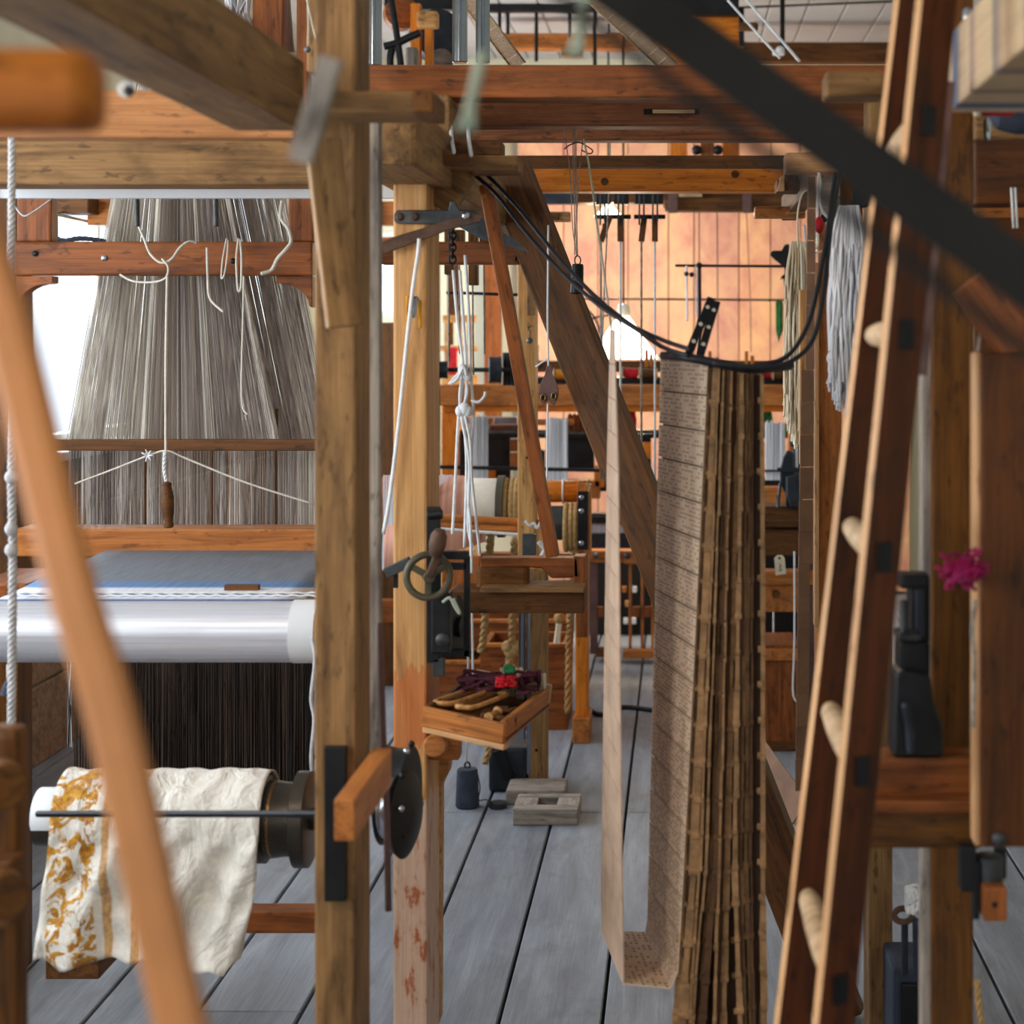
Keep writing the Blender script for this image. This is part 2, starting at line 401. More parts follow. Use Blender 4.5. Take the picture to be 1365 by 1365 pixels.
# peach painted panels on the far wall
def peach():
    m, nt, b = newmat('panels_peach')
    v = coords(nt, (1, 1, .7), False); n1 = noise(nt, v, 6, 5, .65, .4)
    geo = N(nt, 'NewGeometry'); 
    c1 = ramp(nt, n1, [(.34, rgb((212, 150, 134))), (.5, rgb((228, 176, 146))), (.68, rgb((242, 196, 152)))])
    rp = ramp(nt, geo.outputs['Random Per Island'], [(0, (.86, .80, .84, 1)), (.5, (1, .96, .93, 1)), (1, (1.04, .98, .86, 1))])
    c = mixc(nt, 1, c1, rp, 'MULTIPLY')
    nt.links.new(c, b.inputs['Base Color']); b.inputs['Roughness'].default_value = .75
    return m
M['peach'] = peach()
bm = bmesh.new(); u = 690
ws = [62, 46, 40, 54, 34, 60, 42, 40, 56, 50, 40]
for i, w in enumerate(ws):
    a, c = P(u, 0, 10.9).x, P(u+w-1.2, 0, 10.9).x
    addbox(bm, a, c, 10.9, 10.94, 0.02, 2.95, .004); u += w
struct(mesh('wall_back_panels', bm, 'peach'))
struct(bx('trim_2', 645, 150, 668, 700, 10.86, .06, 'red'))
struct(bw('trim_3', XL, XR, 10.82, 10.99, 2.92, 3.06, 'rail'))
# wall_right (plain; mostly hidden by looms) and wall_front with an unseen window added for fill light
bm = bmesh.new(); addbox(bm, XR, XR+.15, YF-.1, YB+.1, -.05, ZC+.03); struct(mesh('wall_right', bm, 'plaster'))
bm = bmesh.new(); FW = (-1.9, 2.3, .95, 2.7)
addbox(bm, XL-.2, FW[0], YF-.15, YF, -.05, ZC+.03); addbox(bm, FW[1], XR+.15, YF-.15, YF, -.05, ZC+.03)
addbox(bm, FW[0], FW[1], YF-.15, YF, -.05, FW[2]); addbox(bm, FW[0], FW[1], YF-.15, YF, FW[3], ZC+.03)
struct(mesh('wall_front', bm, 'plaster'))
bm = bmesh.new()
for k in range(5):
    xx = FW[0]+(FW[1]-FW[0])*k/4; addbox(bm, xx-.03, xx+.03, YF-.12, YF-.06, FW[2], FW[3])
for z in (FW[2]+.02, FW[3]-.02): addbox(bm, FW[0], FW[1], YF-.12, YF-.06, z-.03, z+.03)
wf = struct(mesh('window_7', bm, 'paint'))
bm = bmesh.new(); addbox(bm, FW[0], FW[1], YF-.092, YF-.088, FW[2], FW[3]); mesh('window_pane', bm, 'glass', wf)
FRONTP = 15.0
area('daylight_and_fill', (.2, YF-.2, (FW[2]+FW[3])/2), (math.pi/2, 0, 0), FW[1]-FW[0], FW[3]-FW[2], FRONTP, (1.0, .84, .66))  # added warm fill from behind the camera, shining in at the front
w = bpy.data.worlds.new('sky'); S.world = w; w.use_nodes = True
w.node_tree.nodes['Background'].inputs[0].default_value = (.80, .90, 1.0, 1); w.node_tree.nodes['Background'].inputs[1].default_value = 1.6
# ---------------------------------------------------------------- lamps
def emis(name, col, s):
    m = bpy.data.materials.new(name); m.use_nodes = True; nt = m.node_tree; nt.nodes.clear()
    o = nt.nodes.new('ShaderNodeOutputMaterial'); e = nt.nodes.new('ShaderNodeEmission'); e.inputs[0].default_value = col; e.inputs[1].default_value = s
    nt.links.new(e.outputs[0], o.inputs[0]); return m
M['glow'] = emis('lamp_glow', (1, .90, .74, 1), 9)
M['glowgreen'] = emis('lamp_glow_cool', (.92, 1, .72, 1), 7)
M['enamel'] = plain('enamel_cream', (236, 232, 214), .4, 0, .05)
def lamp(name, label, u, v, d, rpx, hpx, glow, power, col):
    c = P(u, v, d); r = px(rpx, d); h = px(hpx, d)
    t = thing(name, label, 'lamp', c)
    # opal glass shade, lit from inside
    lathe('lamp_shade', [(r*.10, h*1.0), (r*.15, h*.98), (r*.58, h*.5), (r, .02*h), (r*.98, 0), (r*.6, .02*h)][::-1], c, Vector((0, 0, 1)), glow, t)
    lathe('lamp_cap', [(r*.17, 0), (r*.2, .02), (r*.16, .06), (.01, .07)], c+Vector((0, 0, h*.97)), Vector((0, 0, 1)), 'enamel', t)
    tube('cord', [c+Vector((0, 0, h+.06)), c+Vector((0, 0, (ZC-c.z)*.6)), Vector((c.x, c.y, ZC))], .006, 'cable', t)
    l = bpy.data.lights.new(name, 'POINT'); l.energy = power; l.color = col; l.shadow_soft_size = .12
    o = bpy.data.objects.new(name+'_bulb', l); o.location = c+Vector((0, -.02, -.1)); COL.objects.link(o)
lamp('pendant_lamp', 'glowing cream cone pendant lamp low behind the thick slanting brace', 831, 478, 9.2, 46, 58, 'glow', 56, (1, .82, .60))
lamp('pendant_lamp', 'small glowing pendant lamp between the hanging wooden pulleys', 811, 289, 9.8, 19, 17, 'glowgreen', 40, (1, .84, .60))
lamp('pendant_lamp', 'added unseen cone lamp for warm fill near the silver-cloth loom', CX-1.25*F/1.3, CY-.98*F/1.3, 1.3, .16*F/1.3, .16*F/1.3, 'glow', 32, (1, .80, .57))  # added lamp out of view, warming the camera-facing sides
# ---------------------------------------------------------------- camera
cam = bpy.data.cameras.new('camera'); co = bpy.data.objects.new('camera', cam); COL.objects.link(co)
cam.sensor_width = 36; cam.sensor_height = 36; cam.lens = F/1365*36
cam.shift_x = (682.5-CX)/1365; cam.shift_y = (CY-682.5)/1365
co.location = (0, 0, H); co.rotation_euler = (math.pi/2, 0, 0); cam.clip_start = .05; cam.clip_end = 60
cam.dof.use_dof = True; cam.dof.focus_distance = 4.3; cam.dof.aperture_fstop = 4.4; cam.dof.aperture_blades = 9
S.camera = co
S.view_settings.view_transform = 'Standard'; S.view_settings.look = 'None'; S.view_settings.gamma = 1; S.view_settings.use_curve_mapping = False
S.view_settings.exposure = -0.1
S.cycles.use_denoising = True
try: S.cycles.denoiser = 'OPENIMAGEDENOISE'
except Exception: pass
S.cycles.max_bounces = 8; S.cycles.diffuse_bounces = 4; S.cycles.transparent_max_bounces = 16; S.cycles.caustics_reflective = False; S.cycles.caustics_refractive = False
S.cycles.sample_clamp_indirect = 6
# ================================================================ silver-cloth loom
R_ = random.Random(3)
la = thing('hand_loom', 'timber hand loom with silver cloth beam and tall grey warp fanning above', 'loom', (-.85, 3.3, 0))
bx('post', 419, -60, 474, 1365, 2.6, .125, 'grey', la, None, True)
bx('post', -60, 262, 24, 1365, 4.35, .10, 'dark', la, None, True)
dg('brace', 430, 186, 2.5, 459, 436, 2.5, 46, .03, 'grey', la, -.35)
bx('top_rail', -60, 186, 414, 246, 3.45, .11, 'grey', la)
bx('upper_board', -60, 120, 392, 184, 3.0, .05, 'tan', la)
bx('treadle_end', 60, 1264, 132, 1306, 3.7, .3, 'brown', la)
bw('side_beam', -.66, -.556, .55, 2.56, 1.6+.312, 1.6+.415, 'grey', la)
bx('harness_rail', 18, 322, 416, 367, 4.05, .045, 'red', la)
bx('harness_stile', 22, 262, 68, 322, 4.06, .05, 'red', la)
bx('harness_stile', 384, 262, 418, 322, 4.06, .05, 'red', la)
def corbel(u, s):
    pts = [(u, 368), (u+s*48, 368), (u+s*48, 377)]
    for k in range(8):
        a = k/7*1.57; pts.append((u+s*(44-40*math.sin(a)), 378+30*(1-math.cos(a))))
    pts.append((u, 410)); prism('corbel', pts if s > 0 else pts[::-1], 4.055, .04, 'red', la)
corbel(22, 1); corbel(416, -1)
for u, v in ((139, 344), (311, 348), (47, 338)):
    lathe('screw_head', [(.007, 0), (.007, .003), (.004, .005)], P(u, v, 4.05), Vector((0, -1, 0)), 'steel' if u == 139 else 'black', la, 14)
bx('shaft_bar', 60, 586, 424, 601, 4.08, .03, 'brown', la)
bx('lay_race', 18, 705, 424, 742, 4.06, .10, 'rail', la)
bx('side_stile', -40, 560, 22, 782, 4.2, .06, 'dark', la)
bx('side_shelf', -40, 778, 36, 804, 3.6, .25, 'red', la)
# grey warp fanning down from the ceiling in bundles
bund = [(92, 193, 153, 212), (194, 281, 212, 262), (282, 367, 260, 306), (367, 446, 300, 378)]
for bi, (a0, a1, t0, t1) in enumerate(bund):
    Ls = []
    for i in range(104):
        f = (i+R_.random()*.35)/104; f = .55*f+.45*(.5-.5*math.cos(f*3.1416)); d = 4.2+R_.uniform(-.04, .04)+(.07 if bi % 2 else 0)
        ub = a0+(a1-a0)*f; ut = t0+(t1-t0)*(.5+(f-.5)*(1+.05*R_.uniform(-1, 1)))
        e = -1.55; ue = ub+(ut-ub)*1.9
        p0, p1 = P(ub, 588, d), P(ut, 262, d+.02); p2 = p0+(p1-p0)*1.75
        if P(ub, 588, d).x < P(424, 588, 4.2).x or ut < 395: Ls.append([p0, p1, p2])
    for i in range(52):
        f = (i+R_.random()*.4)/52; d = 4.34+R_.uniform(-.03, .03); ub = a0-3+(a1-a0+6)*f; ut = t0-4+(t1-t0+8)*f
        if ub < 424 or ut < 395:
            p0, p1 = P(ub, 588, d), P(ut, 262, d); Ls.append([p0, p1, p0+(p1-p0)*1.75])
    o = threads('warp_bundle', Ls, .0011, 'silk2' if bi in (0,) else 'silk', la); o['kind'] = 'stuff'
EL = []
for a0, a1, t0, t1 in bund:
    for (ub, ut, sg) in ((a0, t0, 1), (a1, t1, -1)):
        if ub > 424 and ut > 395: continue
        for i in range(16):
            o_ = abs(R_.gauss(0, 3.4))*sg; d = 4.13+R_.uniform(-.02, .02); p0, p1 = P(ub+o_, 588, d), P(ut+o_*.6, 262, d); EL.append([p0, p1, p0+(p1-p0)*1.75])
threads('warp_edges', EL, .0012, 'silk2', la)['kind'] = 'stuff'
Ls = []
for i in range(230):
    u = 92+(425-92)*(i+R_.random()*.7)/230
    if any(abs(u-q) < 2.0 for q in (194, 283, 368)): continue
    Ls.append([P(u, 600, 4.16+R_.uniform(0, .05)), P(u, 706, 4.16+R_.uniform(0, .05))])
threads('reed', Ls, .0013, 'reed', la)['kind'] = 'stuff'
for u in (194, 283, 368): bx('reed_divider', u-1.5, 545, u+1.5, 706, 4.22, .01, 'brown', la)
# woven cloth from reed to breast beam, and the silver cloth beam
def sheet(name, pts, mat, parent, th=.003):
    bm = bmesh.new()
    vs = [[bm.verts.new(p) for p in row] for row in pts]
    for a, b_ in zip(vs, vs[1:]):
        for i in range(len(a)-1): bm.faces.new((a[i], a[i+1], b_[i+1], b_[i]))
    bmesh.ops.recalc_face_normals(bm, faces=bm.faces)
    bmesh.ops.solidify(bm, geom=list(bm.faces), thickness=th)
    return mesh(name, bm, mat, parent, None, True)
xa, xb = P(-60, 0, 3.4).x, P(416, 0, 3.4).x
zt = 1.088
cr, cz, cy = .0605, P(0, 846, 3.36).z, 3.40
def silver():
    m, nt, b = newmat('cloth_silver'); v = coords(nt, (3, 260, 260), False); n = noise(nt, v, 1, 3, .6)
    c = ramp(nt, n, [(.3, rgb((200, 200, 208))), (.7, rgb((222, 222, 230)))]); nt.links.new(c, b.inputs['Base Color'])
    b.inputs['Roughness'].default_value = .40; b.inputs['Metallic'].default_value = .4; b.inputs['Anisotropic'].default_value = .5
    bump(nt, b, n, .12, .0004); return m
M['silver'] = silver()
xs = [xa+(xb-xa-.03)*i/12 for i in range(13)]
lathe('cloth_beam', [(cr-.004, 0), (cr, .004), (cr, xb-xa-.02), (cr-.004, xb-xa-.016)], Vector((xa, cy, cz)), Vector((1, 0, 0)), 'silver', la, 48)
lathe('cloth_beam_end', [(cr-.012, 0), (cr+.0015, .001), (cr+.0015, .05), (cr-.03, .052), (.012, .054), (.012, .08)], Vector((xb-.036, cy, cz)), Vector((1, 0, 0)), 'whitebar', la, 40)
rows = []
for k in range(12):
    y = cy-.005+(4.12-cy)*k/11; z = cz+cr+.001+(.018*math.sin(k/11*1.57))
    rows.append([Vector((P(20, 0, 3.5).x+(P(416, 0, 3.5).x-P(20, 0, 3.5).x)*i/10+ .004*math.sin(i*2+k), y, z)) for i in range(11)])
def wovencloth():
    m, nt, b = newmat('cloth_blue_white'); tc = N(nt, 'TexCoord'); sp = N(nt, 'SeparateXYZ'); nt.links.new(tc.outputs['Object'], sp.inputs[0])
    mr = N(nt, 'MapRange'); mr.inputs[1].default_value = cy; mr.inputs[2].default_value = 4.12
    nt.links.new(sp.outputs['Y'], mr.inputs[0])
    c = ramp(nt, mr.outputs[0], [(0, rgb((70, 96, 140))), (.03, rgb((226, 226, 232))), (.085, rgb((82, 110, 152))), (.1, rgb((230, 230, 236))), (.17, rgb((226, 228, 236))), (.20, rgb((92, 128, 178))), (.27, rgb((96, 130, 176))), (.30, rgb((118, 124, 134))), (1, rgb((126, 128, 134)))])
    v = coords(nt, (240, 8, 1), False); n = noise(nt, v, 1, 2); g = ramp(nt, n, [(.3, (.75, .75, .76, 1)), (.65, (1.04, 1.04, 1.04, 1))])
    c = mixc(nt, 1, c, g, 'MULTIPLY'); nt.links.new(c, b.inputs['Base Color']); b.inputs['Roughness'].default_value = .75; return m
M['woven'] = wovencloth()
sheet('woven_cloth', rows, 'woven', la, .002)
for dy in (.0, .035): 
    tube('selvedge_cord', [Vector((P(20, 0, 3.5).x+.02+(xb-xa)*.86*i/40, cy+.03+dy, cz+cr+.004+.0022*(i % 2))) for i in range(41)], .0022, 'cordw', la, 5, False, 3)
bw('temple_stick', P(307, 0, 3.55).x, P(352, 0, 3.55).x, 3.5, 3.52, cz+cr+.004, cz+cr+.016, 'brown', la)
# dark warp below the cloth, on its beam
Ls = []
for i in range(210):
    u = 98+(418-98)*(i+R_.random()*.8)/210
    Ls.append([P(u, 868, 4.3+R_.uniform(0, .12)), P(u+R_.uniform(-2, 2), 1062, 4.3+R_.uniform(0, .12))])
threads('dark_warp', Ls, .0016, 'warpdark', la)['kind'] = 'stuff'
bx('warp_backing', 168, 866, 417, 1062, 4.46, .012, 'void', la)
cyl('warp_beam', P(60, 1082, 4.4), P(430, 1082, 4.4), .05, 'brown', la)
for i in range(7):
    u = 92+i*1.6
    Ls = None
threads('pale_edge_threads', [[P(90+R_.uniform(0, 8), 870, 4.25), P(90+R_.uniform(0, 7), 996, 4.25)] for i in range(8)], .0012, 'yarnw', la)['kind'] = 'stuff'
# chain of knotted cord beside the post
cord('edge_cord', [(416, 850, 3.3), (420, 880, 3.3), (415, 930, 3.3), (419, 960, 3.3), (415, 1010, 3.3), (419, 1050, 3.3)], .004, 'roperough', la)
bx('stretcher', 300, 1216, 432, 1245, 3.5, .06, 'red', la)
# take-up roller under the hanging cloth
rx0, rx1 = P(37, 0, 3.1).x, P(412, 0, 3.1).x
ry, rz = 3.15, P(0, 1098, 3.12).z
def prof(l): return l
lathe('take_up_roller', [(.03, 0), (.047, .002), (.047, .08), (.052, .082), (.078, .10), (.078, .42), (.07, .422), (.066, .455), (.066, .468), (.074, .47), (.086, .474), (.086, .497), (.08, .50), (.02, .502), (.02, .54)], Vector((rx0, ry, rz)), Vector((1, 0, 0)), 'gunmetal', la, 48)
lathe('roller_sleeve', [(.0475, 0), (.049, .002), (.049, .075), (.048, .077)], Vector((rx0+.002, ry, rz+.008)), Vector((1, 0, 0)), 'whitebar', la, 40)
lathe('brass_band', [(.0675, 0), (.069, .001), (.069, .012), (.0675, .013)], Vector((rx0+.4225, ry, rz)), Vector((1, 0, 0)), 'brass', la, 40)
rod('iron_rod', 50, 1085, 2.94, 446, 1085, 2.6, .0055, 'black', la)
# block and iron strap on the front post
bw('post_block', P(445, 0, 2.33).x, P(473, 0, 2.33).x, 2.33, 2.63, P(0, 1122, 2.33).z, P(0, 1066, 2.33).z, 'rail', la)
bx('iron_strap', 432, 996, 461, 1202, 2.585, .014, 'black', la)
# steel straight bar along the top rail
wb_ = bx('straight_bar', -60, 247, 527, 264, 3.62, .02, 'whitebar', None, .001)
T(wb_, 'long flat white bar running under the dark weathered loom rail', 'bar')
# draped printed cloth over the roller
def printcloth():
    m, nt, b = newmat('cloth_printed'); tc = N(nt, 'TexCoord'); sp = N(nt, 'SeparateXYZ'); nt.links.new(tc.outputs['Generated'], sp.inputs[0])
    v = coords(nt, (1, 1, 1), False); n = noise(nt, v, 22, 4, .6, 1.8); n2 = noise(nt, v, 90, 3, .6)
    blot = ramp(nt, n, [(.47, (0, 0, 0, 1)), (.53, (1, 1, 1, 1))])
    def band(c0, c1, e=.008):
        a = N(nt, 'MapRange'); a.inputs[1].default_value = c0; a.inputs[2].default_value = c0+e; nt.links.new(sp.outputs['X'], a.inputs[0])
        c = N(nt, 'MapRange'); c.inputs[1].default_value = c1; c.inputs[2].default_value = c1+e; c.inputs[3].default_value = 1; c.inputs[4].default_value = 0; nt.links.new(sp.outputs['X'], c.inputs[0])
        mm = N(nt, 'Math', operation='MULTIPLY'); nt.links.new(a.outputs[0], mm.inputs[0]); nt.links.new(c.outputs[0], mm.inputs[1]); return mm.outputs[0]
    base = ramp(nt, n2, [(.3, rgb((220, 212, 200))), (.7, rgb((238, 232, 222)))])
    gold = ramp(nt, n2, [(.35, rgb((158, 92, 8))), (.65, rgb((214, 156, 22)))])
    f1 = N(nt, 'Math', operation='MULTIPLY'); nt.links.new(blot, f1.inputs[0]); nt.links.new(band(.055, .27), f1.inputs[1])
    c = mixc(nt, f1.outputs[0], base, gold)
    f2 = N(nt, 'Math', operation='MULTIPLY'); f2.inputs[1].default_value = .8; nt.links.new(band(.30, .335), f2.inputs[0]); c = mixc(nt, f2.outputs[0], c, gold)
    f3 = N(nt, 'Math', operation='MULTIPLY'); f3.inputs[1].default_value = .85; nt.links.new(band(.43, .475), f3.inputs[0]); c = mixc(nt, f3.outputs[0], c, gold)
    nt.links.new(c, b.inputs['Base Color']); b.inputs['Roughness'].default_value = .65; b.inputs['Sheen Weight'].default_value = .15
    v5 = coords(nt, (1, 1, .6)); n5 = noise(nt, v5, 14, 5, .55, 1.2); bump(nt, b, n5, .9, .02); return m
M['print'] = printcloth()
rows = []; nu, nv = 46, 46
cx0, cx1 = P(76, 0, 3.1).x, P(352, 0, 3.1).x
for j in range(nv+1):
    row = []
    for i in range(nu+1):
        f = i/nu; s = j/nv
        x = cx0+(cx1-cx0)*f
        bot = 1285+6*math.sin(f*9) if f < .93 else 1285-120*(f-.93)
        rr = .090
        if s < .36:
            a = 2.5-(2.5-.0)*(s/.36)  # from behind over the top to the front
            a = math.pi*.86*(1-s/.36)
            y = ry-rr*math.cos(a); z = rz+rr*math.sin(a)
        else:
            t = (s-.36)/.64; zend = P(0, bot, 3.05).z
            y = ry-rr-.012*t+.02*t*t*math.sin(f*5+1); z = rz+(zend-rz)*t
            w = min(1, t*2)
            y += w*(.014*math.sin(f*17+2.2*t)+.010*math.sin(f*9-3*t+1)+.006*math.sin(f*31+6*t))
            x += -.03*t*(1-f)+(-.03*t*t*max(0, (f-.8)/.2))
        z += .004*math.sin(f*23+j*.3)*min(1, abs(s-.2)*3)+.003*math.sin(f*41+s*12)*(1 if s > .4 else .5)
        y += (.004*math.sin(f*29+s*17)+.003*math.sin(f*13-s*31))*(1 if s > .4 else .3)
        row.append(Vector((x, y, z)))
    rows.append(row)
pc = sheet('draped_cloth', rows, 'print', None, .0025)
T(pc, 'crumpled white cloth with gold printed border draped over the low roller', 'cloth')
# left-hand foreground post with knobs
lp = thing('loom_post', 'dark brown turned-top post with pegs at the lower corner beside printed cloth', 'post', (-.78, 2.0, 0))
bx('upright', -70, 972, 22, 1365, 2.0, .045, 'dark', lp, .012, True)
for v in (1040, 1185):
    a = P(-2, v, 1.95); cyl('peg', a, a+Vector((.02, -.03, 0)), .026, 'dark', lp)
bx('cross_rail', -70, 1150, 14, 1240, 1.96, .05, 'brown', lp)
# strings on the loom
def string(name, label, pts, r=.0026, mat='cord', cat='string', group=None):
    o = cord(name, pts, r, mat); return T(o, label, cat, group)
ck = thing('pull_string', 'white cord with turned wooden handle hanging before the warp', 'cord', P(222, 600, 3.9))
cord('string', [(223, 366, 3.96), (221, 480, 3.94), (221, 590, 3.93), (221, 640, 3.93)], .003, 'cord', ck)
rope('string_twist', up_([(220, 602, 3.925), (219, 625, 3.925), (222, 645, 3.925)]), .0045, 'cordw', ck)
lathe('handle', [(.004, 0), (.010, .002), (.0115, .008), (.0095, .014), (.012, .03), (.0142, .05), (.0145, .068), (.012, .086), (.0095, .094), (.011, .099), (.009, .104), (.004, .106)], P(225, 704, 3.92), P(222, 640, 3.92)-P(225, 704, 3.92), 'brown', ck, 24)
string('slack_string', 'knotted white string sloping both ways across the reed threads', [(100, 645, 3.95), (150, 626, 3.95), (196, 608, 3.94), (222, 601, 3.93), (250, 612, 3.94), (330, 644, 3.94), (418, 672, 3.95)], .0024)
bm = bmesh.new()
for k in range(7):
    a = k/7*6.28; p = P(197, 607, 3.93); sweep(bm, [p, p+Vector((.014*math.cos(a), -.006, .014*math.sin(a)))], [.003, .0015], 5)
T(mesh('string_tuft', bm, 'cordw', None, None, True), 'small white knot tuft on the sloping string', 'knot')
string('looped_string', 'pale looped strings knotted over the red harness rail', [(184, 300, 4.0), (192, 318, 3.99), (200, 338, 3.98), (214, 350, 3.97), (228, 346, 3.97), (240, 330, 3.98), (252, 322, 3.99), (262, 324, 4.0)], .003)
string('looped_string', 'single slack pale string sagging under the red harness rail', [(160, 366, 4.02), (178, 375, 4.0), (205, 376, 3.98), (221, 370, 3.96), (224, 356, 3.96), (216, 345, 3.97)], .0026)
string('looped_string', 'short forked string end hanging before the middle warp', [(276, 330, 3.99), (277, 370, 3.98), (280, 398, 3.97), (298, 416, 3.95)], .003)
string('looped_string', 'thin hanging cord with knotted end before the third warp bundle', [(325, 368, 3.98), (324, 420, 3.97), (322, 530, 3.96), (330, 553, 3.95)], .0022)
string('looped_string', 'narrow double loop of cord over the red harness rail', [(318, 318, 4.02), (315, 345, 3.99), (317, 385, 3.98), (321, 383, 3.98), (322, 345, 3.99), (320, 319, 4.02)], .0026)
string('looped_string', 'thin double string loop left of the narrow cord loop', [(302, 318, 4.02), (297, 345, 3.99), (295, 370, 3.98), (299, 366, 3.98), (303, 340, 3.99), (304, 320, 4.02)], .002)
string('looped_string', 'thick knotted white rope end curling over the rail end by the post', [(376, 268, 4.0), (374, 290, 3.99), (384, 305, 3.98), (388, 322, 3.97), (380, 334, 3.96), (370, 345, 3.96), (362, 360, 3.96), (348, 365, 3.95)], .0045)
string('looped_string', 'slack thread sagging beside the upper red stile', [(18, 272, 4.0), (30, 287, 3.98), (42, 284, 3.98), (68, 266, 4.0)], .0022, 'roperough')
for u in (182, 287): T(cyl('warp_hook', P(u, 250, 3.9), P(u+1, 302, 3.9), .006, 'iron'), 'short iron hook hanging over the %s warp bundle' % ('first' if u < 200 else 'third'), 'hook')
wr = thing('hanging_rope', 'long pale twisted rope with knots hanging beside the tan lath', 'rope', P(15, 960, 3.0))
rope('strand', up_([(16, 184, 2.95), (15, 400, 2.95), (15, 640, 2.95)]), .0065, 'roperough', wr, .03)
rope('strand', up_([(15, 640, 2.95), (17, 740, 2.95), (15, 968, 2.95)]), .0075, 'roperough', wr, .03)
for v in (636, 705, 733): ball('knot', P(15, v, 2.945), .011, 'roperough', wr, (1, 1, 1.1))
lw = thing('bobbin_weight', 'tiny grey bell-shaped weight on string beside pale rope', 'weight', P(8, 928, 3.1))
cord('string', [(10, 886, 3.1), (10, 905, 3.1)], .002, 'cord', lw); cord('string', [(12, 928, 3.1), (13, 946, 3.1)], .002, 'cord', lw)
lathe('body', [(.002, 0), (.012, .002), (.010, .018), (.005, .03), (.002, .032)], P(9, 928, 3.1), Vector((.15, 0, 1)), 'slate', lw, 18)
# blue cord on the window side
T(rope('blue_twine', up_([(60, 314, 4.3), (72, 317, 4.3), (86, 321, 4.3), (104, 318, 4.3), (124, 319, 4.3), (146, 323, 4.3)]), .006, 'slate'), 'short dark blue cord stretched before the bright window', 'cord')
wb2 = thing('wall_shelf', 'brown shelf board on metal rail at top of the bright window', 'shelf', P(110, 290, 5.6))
bx('board', 60, 262, 118, 284, 5.5, .1, 'brown', wb2); bx('board', 116, 264, 156, 300, 5.6, .06, 'rail', wb2); dg('metal_rail', 68, 284, 5.45, 152, 303, 5.8, 4, .02, 'steel', wb2)
# ================================================================ aisle-side loom frame with the pale post
def paintedpost():
    m, nt, b = newmat('oak_pale_old_paint')
    v1 = coords(nt, (1.1, 11, 11)); n1 = noise(nt, v1, 2.6, 5, .62, 1.2); v2 = coords(nt, (3, 150, 150)); n2 = noise(nt, v2, 1.6, 3, .6); v3 = coords(nt, (8, 22, 22)); n3 = noise(nt, v3, 1.6, 5, .65)
    c = ramp(nt, n1, [(.28, rgb((162, 106, 54))), (.5, rgb((206, 150, 88))), (.72, rgb((230, 178, 112)))])
    tc = N(nt, 'TexCoord'); sp = N(nt, 'SeparateXYZ'); nt.links.new(tc.outputs['Object'], sp.inputs[0])
    ad = N(nt, 'Math', operation='MULTIPLY_ADD'); ad.inputs[1].default_value = .16; nt.links.new(n3, ad.inputs[0]); nt.links.new(sp.outputs['X'], ad.inputs[2])
    def step(lo, hi, inv=False):
        r = N(nt, 'MapRange'); r.inputs[1].default_value = lo; r.inputs[2].default_value = hi
        if inv: r.inputs[3].default_value = 1; r.inputs[4].default_value = 0
        nt.links.new(ad.outputs[0], r.inputs[0]); return r.outputs[0]
    mu = N(nt, 'Math', operation='MULTIPLY'); nt.links.new(step(-.06, -.055), mu.inputs[0]); nt.links.new(step(.09, .095, True), mu.inputs[1])
    mm = N(nt, 'Math', operation='MULTIPLY'); mm.inputs[1].default_value = .7; nt.links.new(mu.outputs[0], mm.inputs[0])
    c = mixc(nt, mm.outputs[0], c, rgb((196, 104, 44)))
    low = step(-.17, -.15, True)
    red = ramp(nt, n3, [(.48, rgb((222, 188, 166))), (.56, rgb((210, 166, 142))), (.60, rgb((176, 88, 56))), (.7, rgb((164, 78, 48)))])
    l2 = N(nt, 'Math', operation='MULTIPLY'); l2.inputs[1].default_value = .85; nt.links.new(low, l2.inputs[0])
    c = mixc(nt, l2.outputs[0], c, red)
    g = ramp(nt, n2, [(.3, (.6, .6, .6, 1)), (.62, (1.08, 1.08, 1.08, 1))]); c = mixc(nt, .5, c, g, 'MULTIPLY')
    nt.links.new(c, b.inputs['Base Color']); b.inputs['Roughness'].default_value = .55; bump(nt, b, n2, .35, .0015); return m
lb = thing('timber_loom', 'pale oak loom post carrying a deep weathered beam over the aisle', 'loom frame', P(548, 1500, 3.3)*1)
bx('post', 524, 236, 569, 1365, 3.3, .175, paintedpost(), lb, None, True)
bw('side_beam', -.575, -.445, 2.93, 5.34, 1.6+.30, 1.6+.405, 'grey', lb, .01)
dg('knee_brace', 574, 236, 3.42, 618, 262, 3.42, 60, .05, 'grey', lb)
bx('side_rail', 506, 322, 692, 352, 4.45, .06, 'red', lb)
prism('rail_tip', [(690, 323), (704, 327), (700, 338), (684, 352), (688, 338)], 4.45, .055, 'red', lb, .002)
bx('bracket_plank', 586, 207, 690, 227, 3.36, .12, 'grey', lb)
bx('bracket_block', 598, 187, 668, 208, 3.42, .08, 'dark', lb)
bx('bracket_shelf', 584, 206, 628, 217, 3.25, .06, 'dark', lb)
prism('metal_gusset', [(597, 256), (602, 252), (640, 290), (690, 322), (705, 336), (640, 318), (592, 292)], 3.95, .004, 'iron', lb, 0)
bx('foot_bracket', 573, 984, 612, 1014, 3.34, .05, 'rail', lb)
cyl('dowel', P(580, 994, 3.22), P(584, 992, 3.36), .022, 'rail', lb)
prism('post_cheek', [(569, 1012), (600, 1012), (598, 1030), (588, 1050), (586, 1365), (569, 1365)], 3.47, .05, 'gold', lb, .003)
hg = thing('strap_hinge', 'grey iron strap hinge with knife-like arm bolted to the pale post', 'hinge', P(550, 290, 3.27))
prism('fixed_leaf', [(525, 286), (529, 280), (598, 280), (600, 268), (606, 268), (612, 280), (634, 284), (642, 290), (634, 298), (600, 299), (529, 298), (525, 294)], 3.29, .006, 'iron', hg)
